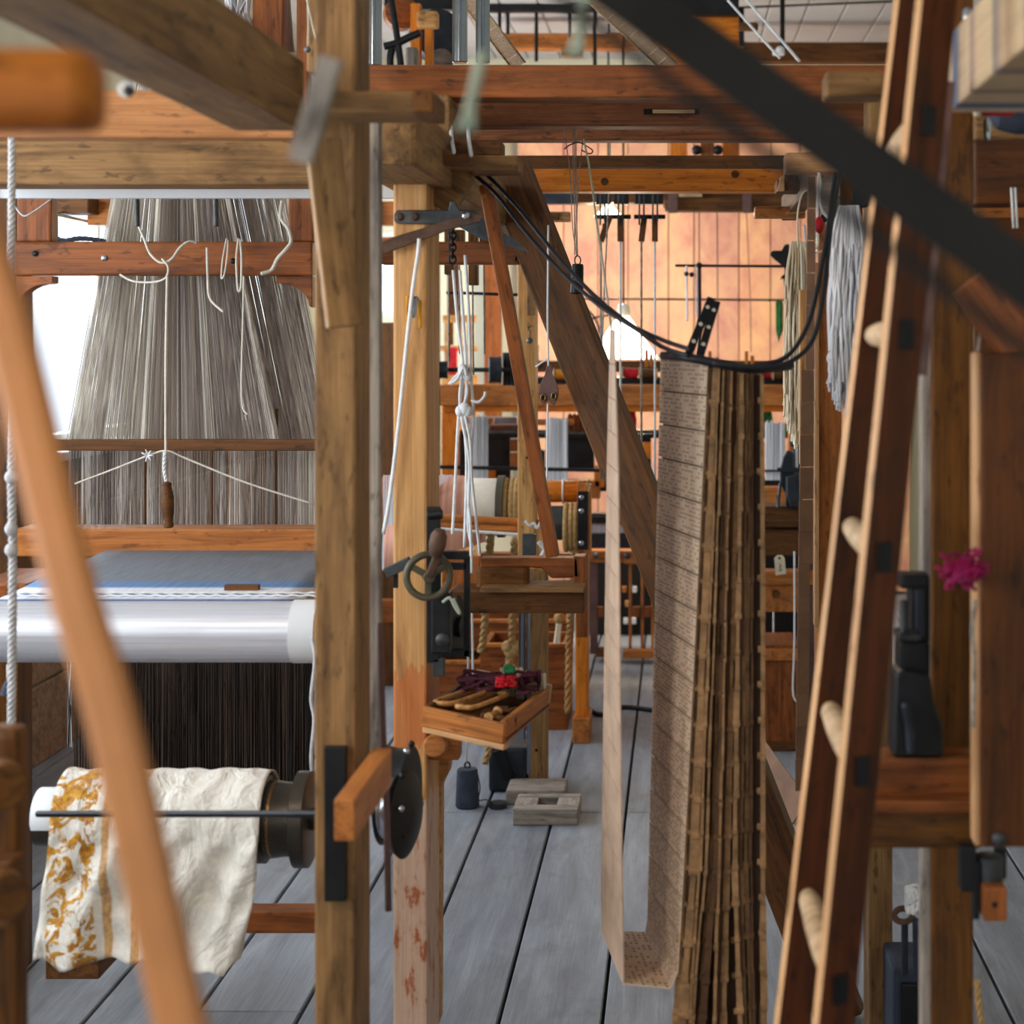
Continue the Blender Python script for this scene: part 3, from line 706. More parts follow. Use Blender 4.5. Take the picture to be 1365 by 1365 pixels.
prism('arm', [(506, 330), (508, 340), (540, 328), (600, 306), (640, 296), (644, 288), (630, 284), (600, 292), (560, 305), (530, 314), (505, 324)], 3.275, .006, 'rust', hg)
for u, v in ((533, 289), (553, 289)): lathe('bolt_head', [(.008, 0), (.008, .003), (.005, .006)], P(u, v, 3.29), Vector((0, -1, 0)), 'rust', hg, 14)
lathe('pivot_pin', [(.007, 0), (.007, .01), (.004, .013)], P(622, 288, 3.28), Vector((0, -1, 0)), 'steel', hg, 14)
ch = thing('hanging_chain', 'short black chain and hook hanging from the hinge pivot', 'chain', P(602, 350, 3.6))
for i in range(6):
    c = P(603, 306+i*8, 3.6); q = []
    for k in range(12):
        a = k/12*6.283; off = Vector((.007*math.cos(a), 0, .009*math.sin(a))) if i % 2 else Vector((0, .007*math.cos(a), .009*math.sin(a))); q.append(c+off)
    tube('chain_ring', q, .0028, 'black', ch, 6, True)
string('hanging_string', 'white strap cord running down the pale post from its hinge arm', [(559, 318, 3.27), (557, 340, 3.27), (551, 380, 3.27), (544, 440, 3.27), (532, 560, 3.27), (520, 660, 3.27), (511, 712, 3.27)], .004, 'cordw', 'cord')
lt = thing('door_latch', 'small steel clip hanging between yellow straps on the pale post', 'latch', P(552, 405, 3.28))
prism('yellow_strap', [(541, 394), (545, 394), (543, 440), (540, 440)], 3.285, .003, 'amber', lt); prism('yellow_strap', [(556, 400), (562, 400), (562, 438), (558, 438)], 3.285, .003, 'amber', lt)
lathe('clip', [(.003, 0), (.005, .01), (.006, .03), (.008, .036), (.004, .042)], P(551, 424, 3.275), Vector((.1, 0, 1)), 'steel', lt, 14)
# pale upright lath and strap by the dark front post
gl_ = bx('upright_lath', 481, 152, 506, 1010, 2.83, .03, 'drift', None); T(gl_, 'pale grey weathered lath standing close behind the dark front post', 'lath')
sl = tube('leather_strap', up_([(506, 830, 2.75), (508, 900, 2.74), (511, 990, 2.74), (515, 1080, 2.74), (518, 1214, 2.74)]), .0055, 'plum', None, 8); T(sl, 'thin greyish strap hanging past the dark iron pulley', 'strap')
pk = thing('dark_plank', 'dark plank end jutting over the aisle below the red crossbar', 'plank', P(500, 135, 2.35))
bx('plank', 436, 121, 552, 150, 2.4, .12, 'grey', pk); bx('end_block', 550, 120, 577, 150, 2.39, .13, 'dark', pk)
# ---------------------------------------------------------------- overhead crossbars
def crossbar(label, u0, v0, u1, v1, d, th, mat):
    o = bx('crossbar', u0, v0, u1, v1, d, th, mat); return T(o, label, 'crossbar', None)
bw('spacer_block', -.57, -.46, 3.46, 3.85, 2.004, 2.095, 'grey', lb)
bw('spacer_block', -.56, -.46, 5.14, 5.3, 2.004, 2.052, 'grey', lb)
t1 = crossbar('topmost thick red-brown crossbar spanning the aisle overhead', 462, 86, 1186, 130, 3.5, .09, 'red')
t2 = crossbar('worn brown slotted crossbar just below the topmost one', 505, 134, 1172, 168, 3.75, .07, 'mauve')
t3 = crossbar('thin red-brown crossbar third from the top over the aisle', 540, 172, 1160, 187, 4.15, .06, 'mauve')
t4 = crossbar('narrow dark crossbar resting against the bright orange beam', 688, 207, 1062, 223, 4.9, .05, 'brown')
t5 = crossbar('bright orange pine beam crossing above the peach panels', 690, 222, 1052, 255, 5.2, .09, 'orange')
sl_ = bx('slot', 858, 145, 932, 152, 3.745, .01, 'void', t2, .0005)
bx('slot_light', 870, 146, 926, 151, 3.742, .006, 'pale', t2, .0005)
for u, v in ((806, 242), (980, 232)): lathe('knot', [(.012, 0), (.011, .001)], P(u, v, 5.199), Vector((0, -1, 0)), 'brown', t5, 14)
def block(name, label, u0, v0, u1, v1, d, th, mat):
    return T(bx(name, u0, v0, u1, v1, d, th, mat, None, .006), label, 'block')
b1 = block('beam_block', 'pale rounded wooden block over the end of the topmost crossbar', 1101, 94, 1180, 128, 2.7, .08, 'grey')
b2 = block('beam_block', 'light wooden block above the end of the bright orange beam', 1047, 203, 1134, 229, 3.7, .08, 'edge')
b3 = thing('end_clamp', 'dark splintered wooden bracket gripping the orange beam end', 'bracket', P(1060, 240, 4.6))
bx('upper_jaw', 1046, 228, 1086, 240, 4.6, .1, 'dark', b3); bx('lower_jaw', 1036, 239, 1086, 254, 4.55, .12, 'brown', b3); prism('jaw_lip', [(1036, 254), (1040, 236), (1046, 234), (1046, 254)], 4.54, .03, 'edge', b3)
b4 = thing('mortised_block', 'small tan wooden arm with slot below the orange beam end', 'block', P(1040, 282, 5.0))
bx('arm', 1006, 275, 1074, 290, 5.0, .06, 'rail', b4); prism('wedge', [(1048, 282), (1072, 278), (1074, 283), (1050, 286)], 4.985, .02, 'edge', b4)
b5 = thing('mortised_block', 'small greyish wooden arm beside the top of the slanting brace', 'block', P(740, 288, 6.2))
bx('arm', 716, 282, 760, 295, 6.2, .05, 'grey', b5); bx('peg', 724, 284, 745, 293, 6.19, .02, 'brown', b5)
# slanting brace and stick
br = dg('slanting_brace', 676, 222, 4.5, 1122, 1358, 4.07, 60, .07, 'brown', None, .16)
T(br, 'thick rough brown brace slanting down across the middle of the aisle', 'brace')
bx_ = lathe('bolt', [(.02, 0), (.02, .012), (.01, .016)], P(732, 322, 4.36), Vector((.9, -.2, .3)), 'brown', br, 12)
st = dg('slanting_stick', 648, 246, 3.62, 737, 742, 3.62, 18, .02, 'red', None, .1)
T(st, 'slim red-brown stick slanting beside the pale background post', 'stick')
lathe('nail', [(.004, 0), (.004, .004)], P(646, 262, 3.6), Vector((0, -1, 0)), 'brass', st, 10)
tb = thing('wall_hook', 'tiny brass-coloured latch plate on the red rail behind the stick', 'hook', P(661, 336, 4.4)); prism('plate', [(657, 328), (661, 328), (665, 342), (655, 342)], 4.42, .01, 'brass', tb)
# ---------------------------------------------------------------- pale background post with poles
p3 = thing('loom_post', 'tall pale pitted post standing behind the slim red-brown stick', 'post', P(705, 1055, 6.13))
bx('shaft', 690, 352, 713, 760, 6.13, .14, 'gold', p3); bx('lower_shaft', 704, 760, 728, 1365, 6.13, .12, 'grey', p3, None, True)
bx('upper_cheek', 702, 340, 713, 420, 6.10, .03, 'grey', p3); bx('joint', 690, 700, 728, 775, 6.14, .10, 'gold', p3)
for u, v in ((697, 480), (703, 610), (715, 1000), (722, 930)): lathe('nail_hole', [(.006, 0), (.005, .001)], P(u, v, 6.129), Vector((0, -1, 0)), 'void', p3, 10)
mp = thing('metal_pole', 'twin blue-grey metal poles strapped to the lower background post', 'pole', P(696, 1000, 6.0))
rod('tube', 696, 780, 6.05, 696, 985, 6.05, .013, 'pipe', mp); rod('thin_tube', 704, 780, 6.04, 705, 1032, 6.04, .007, 'pipe', mp)
lb_ = thing('lead_ball', 'small grey lead ball on a hook against the pale background post', 'weight', P(706, 452, 6.05))
ball('ball', P(706, 454, 6.05), .0115, 'lead', lb_); cord('wire', [(706, 450, 6.05), (707, 443, 6.05), (704, 438, 6.06), (708, 434, 6.07)], .002, 'black', lb_)
# heart-shaped plate
hp = thing('hanging_plate', 'brown heart-shaped metal plate with two eye holes hung on cord', 'plate', P(731, 515, 4.3))
bm = bmesh.new()
out = [(729, 486), (734, 486), (737, 500), (743, 512), (745, 524), (743, 533), (739, 540), (734, 537), (731, 533), (728, 537), (724, 541), (720, 534), (718, 524), (720, 512), (726, 500)]
prism('plate', out, 4.3, .006, 'plum', hp, .001)
for u, v in ((724, 530), (738, 528)):
    tube('eyelet', [P(u+3*math.cos(k/14*6.283), v+4.6*math.sin(k/14*6.283), 4.297) for k in range(14)], .0018, 'brass', hp, 6, True)
    lathe('eye_hole', [(.0055, 0), (.005, .001)], P(u, v, 4.298), Vector((0, -1, 0)), 'void', hp, 14)
cord('cord', [(731, 300, 4.3), (730, 420, 4.3), (731, 488, 4.3)], .0028, 'cordw', hp); cord('cord', [(730, 538, 4.3), (729, 640, 4.3), (729, 742, 4.3)], .0024, 'cordw', hp); cord('cord', [(731, 478, 4.3), (724, 482, 4.3), (714, 489, 4.3)], .0026, 'cordw', hp)
# white cords down to the take-up gear
wc = thing('cord_bundle', 'bundle of loose white cords with knots falling beside the pale post', 'cord', P(620, 600, 3.7))
for pts in ([(604, 360, 3.7), (610, 430, 3.7), (617, 492, 3.7), (611, 560, 3.7), (607, 640, 3.7), (603, 712, 3.7)], [(613, 360, 3.7), (618, 430, 3.7), (622, 500, 3.7), (619, 560, 3.7), (622, 620, 3.7), (619, 730, 3.7)],
            [(620, 340, 3.7), (625, 420, 3.7), (627, 490, 3.7), (631, 560, 3.7), (624, 640, 3.7), (627, 700, 3.68), (629, 764, 3.65)], [(618, 492, 3.69), (623, 520, 3.69), (619, 545, 3.69), (627, 590, 3.69), (629, 640, 3.69), (640, 740, 3.69)],
            [(616, 500, 3.69), (613, 530, 3.69), (616, 560, 3.69), (626, 620, 3.69), (624, 700, 3.69), (632, 735, 3.69)], [(600, 512, 3.68), (610, 505, 3.68), (618, 490, 3.68), (622, 500, 3.68)], [(628, 533, 3.68), (638, 536, 3.68), (646, 528, 3.68), (647, 522, 3.68)]):
    cord('string', pts, .0036, 'cordw', wc)
for u, v, r in ((617, 493, .011), (623, 502, .010), (619, 545, .012), (613, 548, .010), (624, 548, .010)): ball('knot', P(u, v, 3.69), r, 'cordw', wc, (1, .8, 1.2))
prism('white_rag', [(596, 512), (606, 500), (617, 492), (620, 498), (610, 508), (602, 513)], 3.7, .006, 'cordw', wc)
for u, v1, lab in ((601, 203, 'short white cord over the bracket plank, nearest the pale post'), (624, 207, 'short white cord over the bracket plank, nearer the slanting brace')):
    string('hanging_string', lab, [(u, 168, 3.5), (u+1, 186, 3.4), (u+4, v1, 3.24)], .004, 'cordw', 'cord')
# ---------------------------------------------------------------- hand wheel take-up gear on the pale post
hw = thing('handwheel', 'olive iron hand wheel with crank handle bolted to the pale post', 'hand wheel', P(571, 768, 3.15))
c = P(571, 768, 3.17); rr = px(32, 3.17); ax = Vector((.25, -1, 0)).normalized(); Rf = frame(ax, Vector((0, 0, 1)))
def onw(r, a, h=0): return c+ax*h+Rf.col[1]*(r*math.cos(a))+Rf.col[2]*(r*math.sin(a))
tube('rim', [onw(rr*.9, k/40*6.2832) for k in range(40)], rr*.15, 'olive', hw, 10, True)
for k in range(3):
    a = .5+k*2.094; p, q = onw(.006, a), onw(rr*.86, a); beam('spoke', p, q, .012, .007, 'olive', hw, ax, .002)
cyl('hub', c-ax*.012, c+ax*.02, .011, 'olive', hw)
beam('crank_arm', onw(0, 0, .016), onw(0, 0, .016)+Vector((px(14, 3.1), -.01, px(34, 3.1))), .016, .012, 'rust', hw, ax, .004)
lathe('crank_handle', [(.006, 0), (.013, .008), (.016, .025), (.015, .042), (.010, .052), (.002, .055)], P(580, 742, 3.14), Vector((.2, -.25, .9)), 'rust', hw, 20)
gb = thing('gear_bracket', 'black iron gear bracket fixed along the pale post below the wheel', 'bracket', P(580, 780, 3.28))
bx('back_plate', 568, 676, 586, 884, 3.24, .02, 'black', gb); rod('top_pin', 570, 687, 3.2, 590, 685, 3.2, .009, 'black', gb)
bx('frame_side', 618, 742, 626, 876, 3.3, .014, 'black', gb); bx('frame_top', 584, 735, 624, 746, 3.29, .02, 'black', gb); bx('frame_bottom', 586, 866, 626, 876, 3.3, .014, 'black', gb)
bx('frame_mid', 586, 750, 622, 760, 3.3, .014, 'black', gb); bx('lower_body', 574, 790, 600, 872, 3.22, .04, 'black', gb); bx('lower_tip', 576, 878, 592, 902, 3.24, .02, 'iron', gb)
pr = [(.004, 0), (.055, .001), (.055, .010), (.02, .012), (.02, .02), (.004, .022)]
lathe('gear_wheel', pr, P(604, 835, 3.34), Vector((1, -.25, 0)), 'black', gb, 30)
for k in range(20):
    a = k/20*6.283; ax2 = Vector((1, -.25, 0)).normalized(); R2 = frame(ax2, Vector((0, 0, 1))); p = P(604, 835, 3.34)+ax2*.005+R2.col[1]*.056*math.cos(a)+R2.col[2]*.056*math.sin(a)
    if k % 2 == 0: beam('gear_tooth', p-ax2*.004, p+ax2*.004, .006, .008, 'black', gb, (p-P(604, 835, 3.34)), .001)
lathe('gear_cap', [(.012, 0), (.012, .01), (.006, .014)], P(590, 852, 3.2), Vector((0, -1, 0)), 'iron', gb, 16)
dg('pawl_lever', 514, 764, 3.2, 548, 748, 3.2, 14, .015, 'iron', gb); bx('pawl_drop', 524, 762, 530, 784, 3.22, .01, 'black', gb)
string('knotted_string', 'short grey string loop tied below the iron hand wheel', [(590, 803, 3.15), (598, 797, 3.15), (602, 800, 3.15), (607, 810, 3.15), (613, 818, 3.15), (609, 808, 3.15), (604, 798, 3.15)], .003, 'cordg')
# ---------------------------------------------------------------- tray of shuttles
tr_ = thing('shuttle_tray', 'open orange-fronted wooden tray of shuttles fixed to the pale post', 'tray', P(635, 975, 3.3))
A, B = P(567, 968, 3.2), P(674, 996, 3.2)   # front bottom edge
A = P(567, 966, 3.18); B = P(675, 990, 3.12); D = Vector((.055, .30, 0)); up3 = Vector((0, 0, 1))
hF = px(26, 3.15)
def tb_(name, a, b_, h, th, mat, side=1):
    x = (b_-a).normalized(); n = x.cross(up3).normalized()*th/2*side
    return beam(name, a+up3*h/2+n, b_+up3*h/2+n, th, h, mat, tr_, up3, .002)
tb_('front_board', A, B, hF, .012, 'rail'); tb_('back_board', A+D, B+D, hF*1.25, .010, 'pale', -1); tb_('side_board', A, A+D, hF, .010, 'brown', 1); tb_('side_board', B, B+D, hF*1.1, .012, 'rail', -1)
sheet('tray_bottom', [[A+up3*.003, B+up3*.003], [A+D+up3*.003, B+D+up3*.003]], 'brown', tr_, .006)
beam('front_lip', A-up3*.006+Vector((0, -.004, 0)), B-up3*.006+Vector((0, -.004, 0)), .02, .010, 'edge', tr_)
lathe('front_knot', [(.0055, 0), (.005, .001)], A.lerp(B, .62)+up3*hF*.5+Vector((-.002, -.001, 0)), Vector((-.1, -1, 0)), 'void', tr_, 12)
def tray_pt(s, t, z): return A.lerp(B, s)+D*t+up3*z
for i, (s0, t0, s1, t1, lab) in enumerate(((.12, .12, .30, .62, 'open wooden shuttle lying nearest the post in the tray'), (.38, .14, .55, .66, 'second open wooden shuttle in the middle of the tray'))):
    a, b_ = tray_pt(s0, t0, .035), tray_pt(s1, t1, .035)
    sh = thing('shuttle', lab, 'shuttle', a); dx = (b_-a).normalized(); n = dx.cross(up3).normalized()
    pw = lambda v: math.copysign(abs(v)**.45, v)
    q = [a+dx*((b_-a).length*(.5-.5*pw(math.cos(k/28*6.283))))+n*(.021*pw(math.sin(k/28*6.283))) for k in range(28)]
    tube('body', q, .0052, 'gold', sh, 8, True)
    cyl('spindle', a+dx*.02, b_-dx*.02, .004, 'brown', sh)
def yarn_heap(name, label, c, sx, sy, sz, mat, seed):
    rr_ = random.Random(seed); bm = bmesh.new()
    for k in range(26):
        q = []; p = Vector((rr_.uniform(-1, 1)*sx, rr_.uniform(-1, 1)*sy, rr_.uniform(0, 1)*sz))
        for m in range(7):
            p = p+Vector((rr_.uniform(-.6, .6)*sx, rr_.uniform(-.6, .6)*sy, rr_.uniform(-.5, .5)*sz)); p.x = max(-sx, min(sx, p.x)); p.y = max(-sy, min(sy, p.y)); p.z = max(0.003, min(sz, p.z)); q.append(c+p)
        sweep(bm, spline(q, 4), .0035, 5)
    return T(mesh(name, bm, mat, None, None, True), label, 'yarn')
yarn_heap('yarn_heap', 'tangled plum yarn lying across the shuttle tray', tray_pt(.5, .72, .035), .075, .04, .03, 'purple', 3)
yarn_heap('yarn_heap', 'small scrap of red yarn in the shuttle tray', tray_pt(.66, .6, .055), .018, .014, .016, 'crimson', 5)
yarn_heap('yarn_heap', 'tiny scrap of green yarn on top of the red scrap', tray_pt(.64, .7, .075), .008, .006, .012, 'green', 6)
yarn_heap('yarn_heap', 'loose brown bobbins and thread ends in the tray front corner', tray_pt(.78, .25, .012), .03, .04, .02, 'brown', 8)
bb = thing('bobbin', 'pale wooden bobbin lying by the tray front corner', 'bobbin', tray_pt(.72, .12, .04)); lathe('body', [(.009, 0), (.009, .004), (.005, .006), (.005, .04), (.009, .042), (.009, .046)], tray_pt(.72, .1, .03), Vector((.3, 1, .05)), 'gold', bb, 16)
bm = bmesh.new()
for k in range(40): 
    p = tray_pt(.42+.55*k/40, .97, hF*1.1); sweep(bm, [p+Vector((R_.uniform(-.006, .006), R_.uniform(-.01, .01), -.035)), p+Vector((R_.uniform(-.006, .006), R_.uniform(-.01, .01), .02+R_.uniform(0, .012)))], .003, 4)
T(mesh('bristle_brush', bm, 'paper', None, None, True), 'pale bristly brush strip along the back of the tray', 'brush')
# sley box beside the wheel
sb = thing('shuttle_box', 'dark brown wooden shuttle box shelf behind the iron hand wheel', 'shuttle box', P(700, 780, 3.75))
prism('top_cheek', [(639, 744), (770, 744), (772, 770), (735, 771), (722, 758), (700, 756), (640, 757)], 3.72, .05, 'red', sb, .003)
bx('roller_block', 634, 757, 704, 795, 3.70, .06, 'dark', sb, .01); bx('bottom_rail', 600, 786, 779, 818, 3.66, .10, 'brown', sb); bx('end_post', 764, 742, 780, 816, 3.72, .06, 'red', sb)
bx('back_panel', 604, 742, 640, 790, 3.78, .02, 'red', sb); bx('ledge', 640, 784, 778, 790, 3.64, .12, 'grey', sb)
# iron pulley behind the front post
ip = thing('iron_pulley', 'black iron pulley wheels low between the two front posts', 'pulley', P(528, 1060, 3.0))
def wheel(name, c, ax, R0, th, mat, par, spokes=5):
    ax = ax.normalized(); Rm = frame(ax, Vector((0, 0, 1)))
    lathe(name, [(R0*.82, 0), (R0, .002), (R0*.95, th*.4), (R0*.95, th*.6), (R0, th-.002), (R0*.82, th)], c-ax*th/2, ax, mat, par, 36)
wheel('outer_wheel', P(530, 1060, 3.05), Vector((1, -.10, 0)), .086, .05, 'black', ip)
lathe('cover_disc', [(.01, 0), (.07, .004), (.075, .012), (.06, .02), (.02, .026), (.005, .028)], P(533, 1085, 3.0), Vector((1, -.22, 0)), 'black', ip, 32)
wheel('steel_rim', P(524, 1075, 2.98), Vector((1, -.25, 0)), .055, .02, 'steel', ip)
for k in range(10):
    a = k/10*6.283; ball('rivet', P(530, 1060, 3.03)+Vector((.02, .088*math.cos(a), .088*math.sin(a))), .006, 'steel' if k % 2 else 'black', ip)
cyl('axle', P(505, 1070, 3.0), P(560, 1070, 3.1), .010, 'steel', ip)
# ================================================================ punched card chain
def cardmat():
    m, nt, b = newmat('card_punched'); tc = N(nt, 'TexCoord'); sp = N(nt, 'SeparateXYZ'); nt.links.new(tc.outputs['UV'], sp.inputs[0])
    def fr(sock, k):
        a = N(nt, 'Math', operation='MULTIPLY'); a.inputs[1].default_value = k; nt.links.new(sock, a.inputs[0])
        f = N(nt, 'Math', operation='FRACT'); nt.links.new(a.outputs[0], f.inputs[0]); s = N(nt, 'Math', operation='SUBTRACT'); s.inputs[1].default_value = .5; nt.links.new(f.outputs[0], s.inputs[0])
        fl_ = N(nt, 'Math', operation='FLOOR'); nt.links.new(a.outputs[0], fl_.inputs[0]); return s.outputs[0], fl_.outputs[0]
    fx, ix = fr(sp.outputs['X'], 20); fy, iy = fr(sp.outputs['Y'], 8)
    def sq(s, k):
        q = N(nt, 'Math', operation='MULTIPLY'); nt.links.new(s, q.inputs[0]); nt.links.new(s, q.inputs[1]); w = N(nt, 'Math', operation='MULTIPLY'); w.inputs[1].default_value = k; nt.links.new(q.outputs[0], w.inputs[0]); return w.outputs[0]
    ad = N(nt, 'Math', operation='ADD'); nt.links.new(sq(fx, 1), ad.inputs[0]); nt.links.new(sq(fy, 1), ad.inputs[1])
    dot = N(nt, 'Math', operation='LESS_THAN'); dot.inputs[1].default_value = .065; nt.links.new(ad.outputs[0], dot.inputs[0])
    oi = N(nt, 'ObjectInfo'); cb = N(nt, 'CombineXYZ'); nt.links.new(ix, cb.inputs[0]); nt.links.new(iy, cb.inputs[1]); nt.links.new(oi.outputs['Random'], cb.inputs[2])
    wn = N(nt, 'TexWhiteNoise'); nt.links.new(cb.outputs[0], wn.inputs[0]); gt = N(nt, 'Math', operation='GREATER_THAN'); gt.inputs[1].default_value = .40; nt.links.new(wn.outputs['Value'], gt.inputs[0])
    h = N(nt, 'Math', operation='MULTIPLY'); nt.links.new(dot.outputs[0], h.inputs[0]); nt.links.new(gt.outputs[0], h.inputs[1])
    v = coords(nt, (1, 1, 1)); n = noise(nt, v, 12, 4, .6)
    c = ramp(nt, n, [(.3, rgb((208, 176, 148))), (.7, rgb((230, 202, 172)))])
    c = mixc(nt, h.outputs[0], c, rgb((88, 66, 54))); nt.links.new(c, b.inputs['Base Color']); b.inputs['Roughness'].default_value = .75; return m
M['card'] = cardmat()
M['cardedge'] = plain('card_edge_tan', (190, 144, 98), .8, 0, .35, 30)
M['carddark'] = plain('card_side_brown', (112, 76, 47), .8, 0, .3, 20)
M['cardgap'] = plain('card_gap_shade', (66, 43, 27), .85, 0, .3, 20)
M['ribbon'] = plain('card_ribbon_pale', (204, 170, 142), .75, 0, .18, 14)
cc = thing('card_chain', 'tall folded stack of punched pattern cards hanging in the aisle', 'card chain', P(950, 1365, 2.9))
def card(name, c4, mat, par, th=.0012):
    bm = bmesh.new(); uv = bm.loops.layers.uv.new(); vs = [bm.verts.new(p) for p in c4]; f = bm.faces.new(vs)
    for l, q in zip(f.loops, ((0, 0), (1, 0), (1, 1), (0, 1))): l[uv].uv = q
    n = (c4[1]-c4[0]).cross(c4[3]-c4[0]).normalized()
    e = bmesh.ops.extrude_face_region(bm, geom=[f])
    for v_ in e['geom']:
        if isinstance(v_, bmesh.types.BMVert): v_.co -= n*th
    bmesh.ops.recalc_face_normals(bm, faces=bm.faces)
    return mesh(name, bm, mat, par)
pitch = .0605
def edge_at(z, which):
    # outer card face: far edge F and near edge N in world, as functions of height
    t = (z-.50)/(1.59-.50)      # 0 at bottom, 1 at the top
    if which == 'F':
        u = 862+(881-862)*t; d = 3.16
    else:
        u = 901+(944-901)*max(0, t)**.9; d = 2.90
    return Vector(((u-CX)/F*d, d, z))
# outermost row of cards
zt0 = P(0, 477, 3.16).z
k = 0; z = zt0
while z > .585:
    z2 = z-pitch
    sag = 0 if z2 > .57 else 0
    c4 = [edge_at(z2+.0014, 'F'), edge_at(z2+.0014, 'N'), edge_at(z-.0014, 'N'), edge_at(z-.0014, 'F')]
    # near ends sit a touch lower: same height in the world, perspective does the slant
    card('punched_card', c4, 'card', cc); z = z2; k += 1
zend = z
bk_ = [edge_at(zt0-.006, 'F'), edge_at(zt0-.006, 'N'), edge_at(.56, 'N'), edge_at(.56, 'F')]
bk_ = [p+Vector((.007, .006, 0)) for p in bk_]; card('second_row_shaded', [bk_[3], bk_[2], bk_[1], bk_[0]], 'cardgap', cc, .002)  # next card row, coloured dark as the shade in the gaps
# bottom loop of the outer row to the ribbon row
Fb, Nb = edge_at(zend, 'F'), edge_at(zend, 'N')
rb = lambda d, z_: None
# ribbon row (edge-on) some way from the stack
def rib(z_, far):
    t = (z_-.5)/(1.6-.5); t = max(0, min(1.0, t))
    un = 831+(823-831)*t-max(0, t-.8)*22; uf = 800+(811-800)*t+max(0, t-.8)*8
    bow = 3*math.sin(min(1, max(0, 1-t))*3.14)
    u = (uf if far else un-bow*.3); d = 3.16 if far else 2.90
    return Vector(((u-CX)/F*d, d, z_))
z = P(0, 440, 3.16).z; n = 0
rows = []
rz0 = z
bm = bmesh.new(); prevp = None
while z > .60:
    z2 = z-pitch
    card('ribbon_card', [rib(z2+.0006, True), rib(z2+.0006, False), rib(z-.0006, False), rib(z-.0006, True)], 'ribbon', cc, .002); z = z2; n += 1
Rf, Rn = rib(z, True), rib(z, False)
# two bottom cards bridging ribbon and stack
mf, mn = Rf.lerp(Fb, .0)+Vector((0, 0, -.03)), Rn+Vector((.015, 0, -.055))
zb = .515
q = [(Rf, Rn), (Vector((Rf.x+.001, Rf.y, zb+.006)), Vector((Rn.x+.001, Rn.y, zb+.006))), (Vector((Fb.x-.004, Fb.y, zb+.004)), Vector((Nb.x-.012, Nb.y, zb-.002))), (Fb, Nb)]
card('ribbon_card', [q[1][0], q[1][1], q[0][1], q[0][0]], 'ribbon', cc, .002)
mid = (q[1][0].lerp(q[2][0], .5), q[1][1].lerp(q[2][1], .5))
card('bottom_card', [q[1][0], q[1][1], q[2][1], q[2][0]], 'card', cc, .002)
card('punched_card', [q[2][0], q[2][1], q[3][1], q[3][0]], 'card', cc, .002)
# folded rows behind, seen from their near ends
rc = random.Random(11)
nc = 25
for j in range(nc):
    f = (j+.5)/nc
    mt = 'cardedge' if j % 2 == (0 if j < 12 else 1) or rc.random() < .15 else 'carddark'
    ut = 947+(1017-947)*f; um = 906+(1019-906)*f
    d = 2.90+rc.uniform(-.012, .03)+.03*f
    tz = P(0, 487+12*f, d).z-rc.uniform(0, .006); off = [0, 0, -.004, .01, .012][j*5//nc]+rc.uniform(-.004, .004)
    w0 = rc.choice((.0016, .0022, .003, .0042)); lean = rc.uniform(-1.2, 1.2); ph = rc.uniform(0, 6)
    grp = 0 if j < 6 else (1 if j < 14 else 2)
    def cx_(zz):
        t = (1.59-zz)/1.09; base = ut+(um-ut)*min(1, max(0, t))+lean*math.sin(t*3+ph)
        if zz < .72: base += (.72-zz)/.36*{0: -9, 1: (-16 if j < 10 else -2), 2: (13*(1-(j-14)/11)+2)}[grp]*(1 if zz > .4 else 1)
        return base
    kn_ = 1.16 if j < nc-1 else 1.0
    rings = []; bm = bmesh.new(); z = tz
    def ring(zz, w, fwd):
        shx = rs[0]
        ww = w*(1+.55*min(1, max(0, (1.59-zz)/1.09))); x = (cx_(zz)+shx-CX)/F*d
        sx = .012 if f < .5 else .006
        return [bm.verts.new(Vector(q)) for q in ((x-ww, d-fwd, zz), (x+ww, d-fwd, zz), (x+ww+sx, d+.26, zz), (x-ww+sx, d+.26, zz))]
    rs = [0]; rings.append(ring(z, w0, 0)); nxt = z-pitch+off; row_w = w0*rc.uniform(.8, 1.2)
    while z > .34:
        rings += [ring(nxt+.006, row_w, 0), ring(nxt+.0025, row_w*kn_+.0003*(j < nc-1), .002), ring(nxt-.0025, row_w*kn_+.0003*(j < nc-1), .002)]
        row_w = w0*rc.uniform(.7, 1.3); rs[0] = rc.uniform(-.8, .8)*(j < nc-1); rings.append(ring(nxt-.006, row_w, 0)); z = nxt; nxt -= pitch
    for r0, r1 in zip(rings, rings[1:]):
        for i in range(4): bm.faces.new((r0[i], r0[(i+1) % 4], r1[(i+1) % 4], r1[i]))
    bm.faces.new(rings[0]); bm.faces.new(rings[-1][::-1]); bmesh.ops.recalc_face_normals(bm, faces=bm.faces)
    mesh('card_fold', bm, mt, cc)
# inner cards behind the front ends, dark colour painting the shade between folds
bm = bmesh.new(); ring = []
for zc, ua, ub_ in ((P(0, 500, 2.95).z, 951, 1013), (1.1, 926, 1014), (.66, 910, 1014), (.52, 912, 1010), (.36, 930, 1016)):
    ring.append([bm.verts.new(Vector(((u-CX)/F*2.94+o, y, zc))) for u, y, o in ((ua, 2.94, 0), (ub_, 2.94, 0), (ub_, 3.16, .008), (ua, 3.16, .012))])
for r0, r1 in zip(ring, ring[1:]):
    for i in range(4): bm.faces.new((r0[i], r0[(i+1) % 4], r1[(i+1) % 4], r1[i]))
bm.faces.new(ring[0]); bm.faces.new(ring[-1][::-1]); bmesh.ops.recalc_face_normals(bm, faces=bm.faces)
mesh('inner_cards_shaded', bm, 'cardgap', cc)
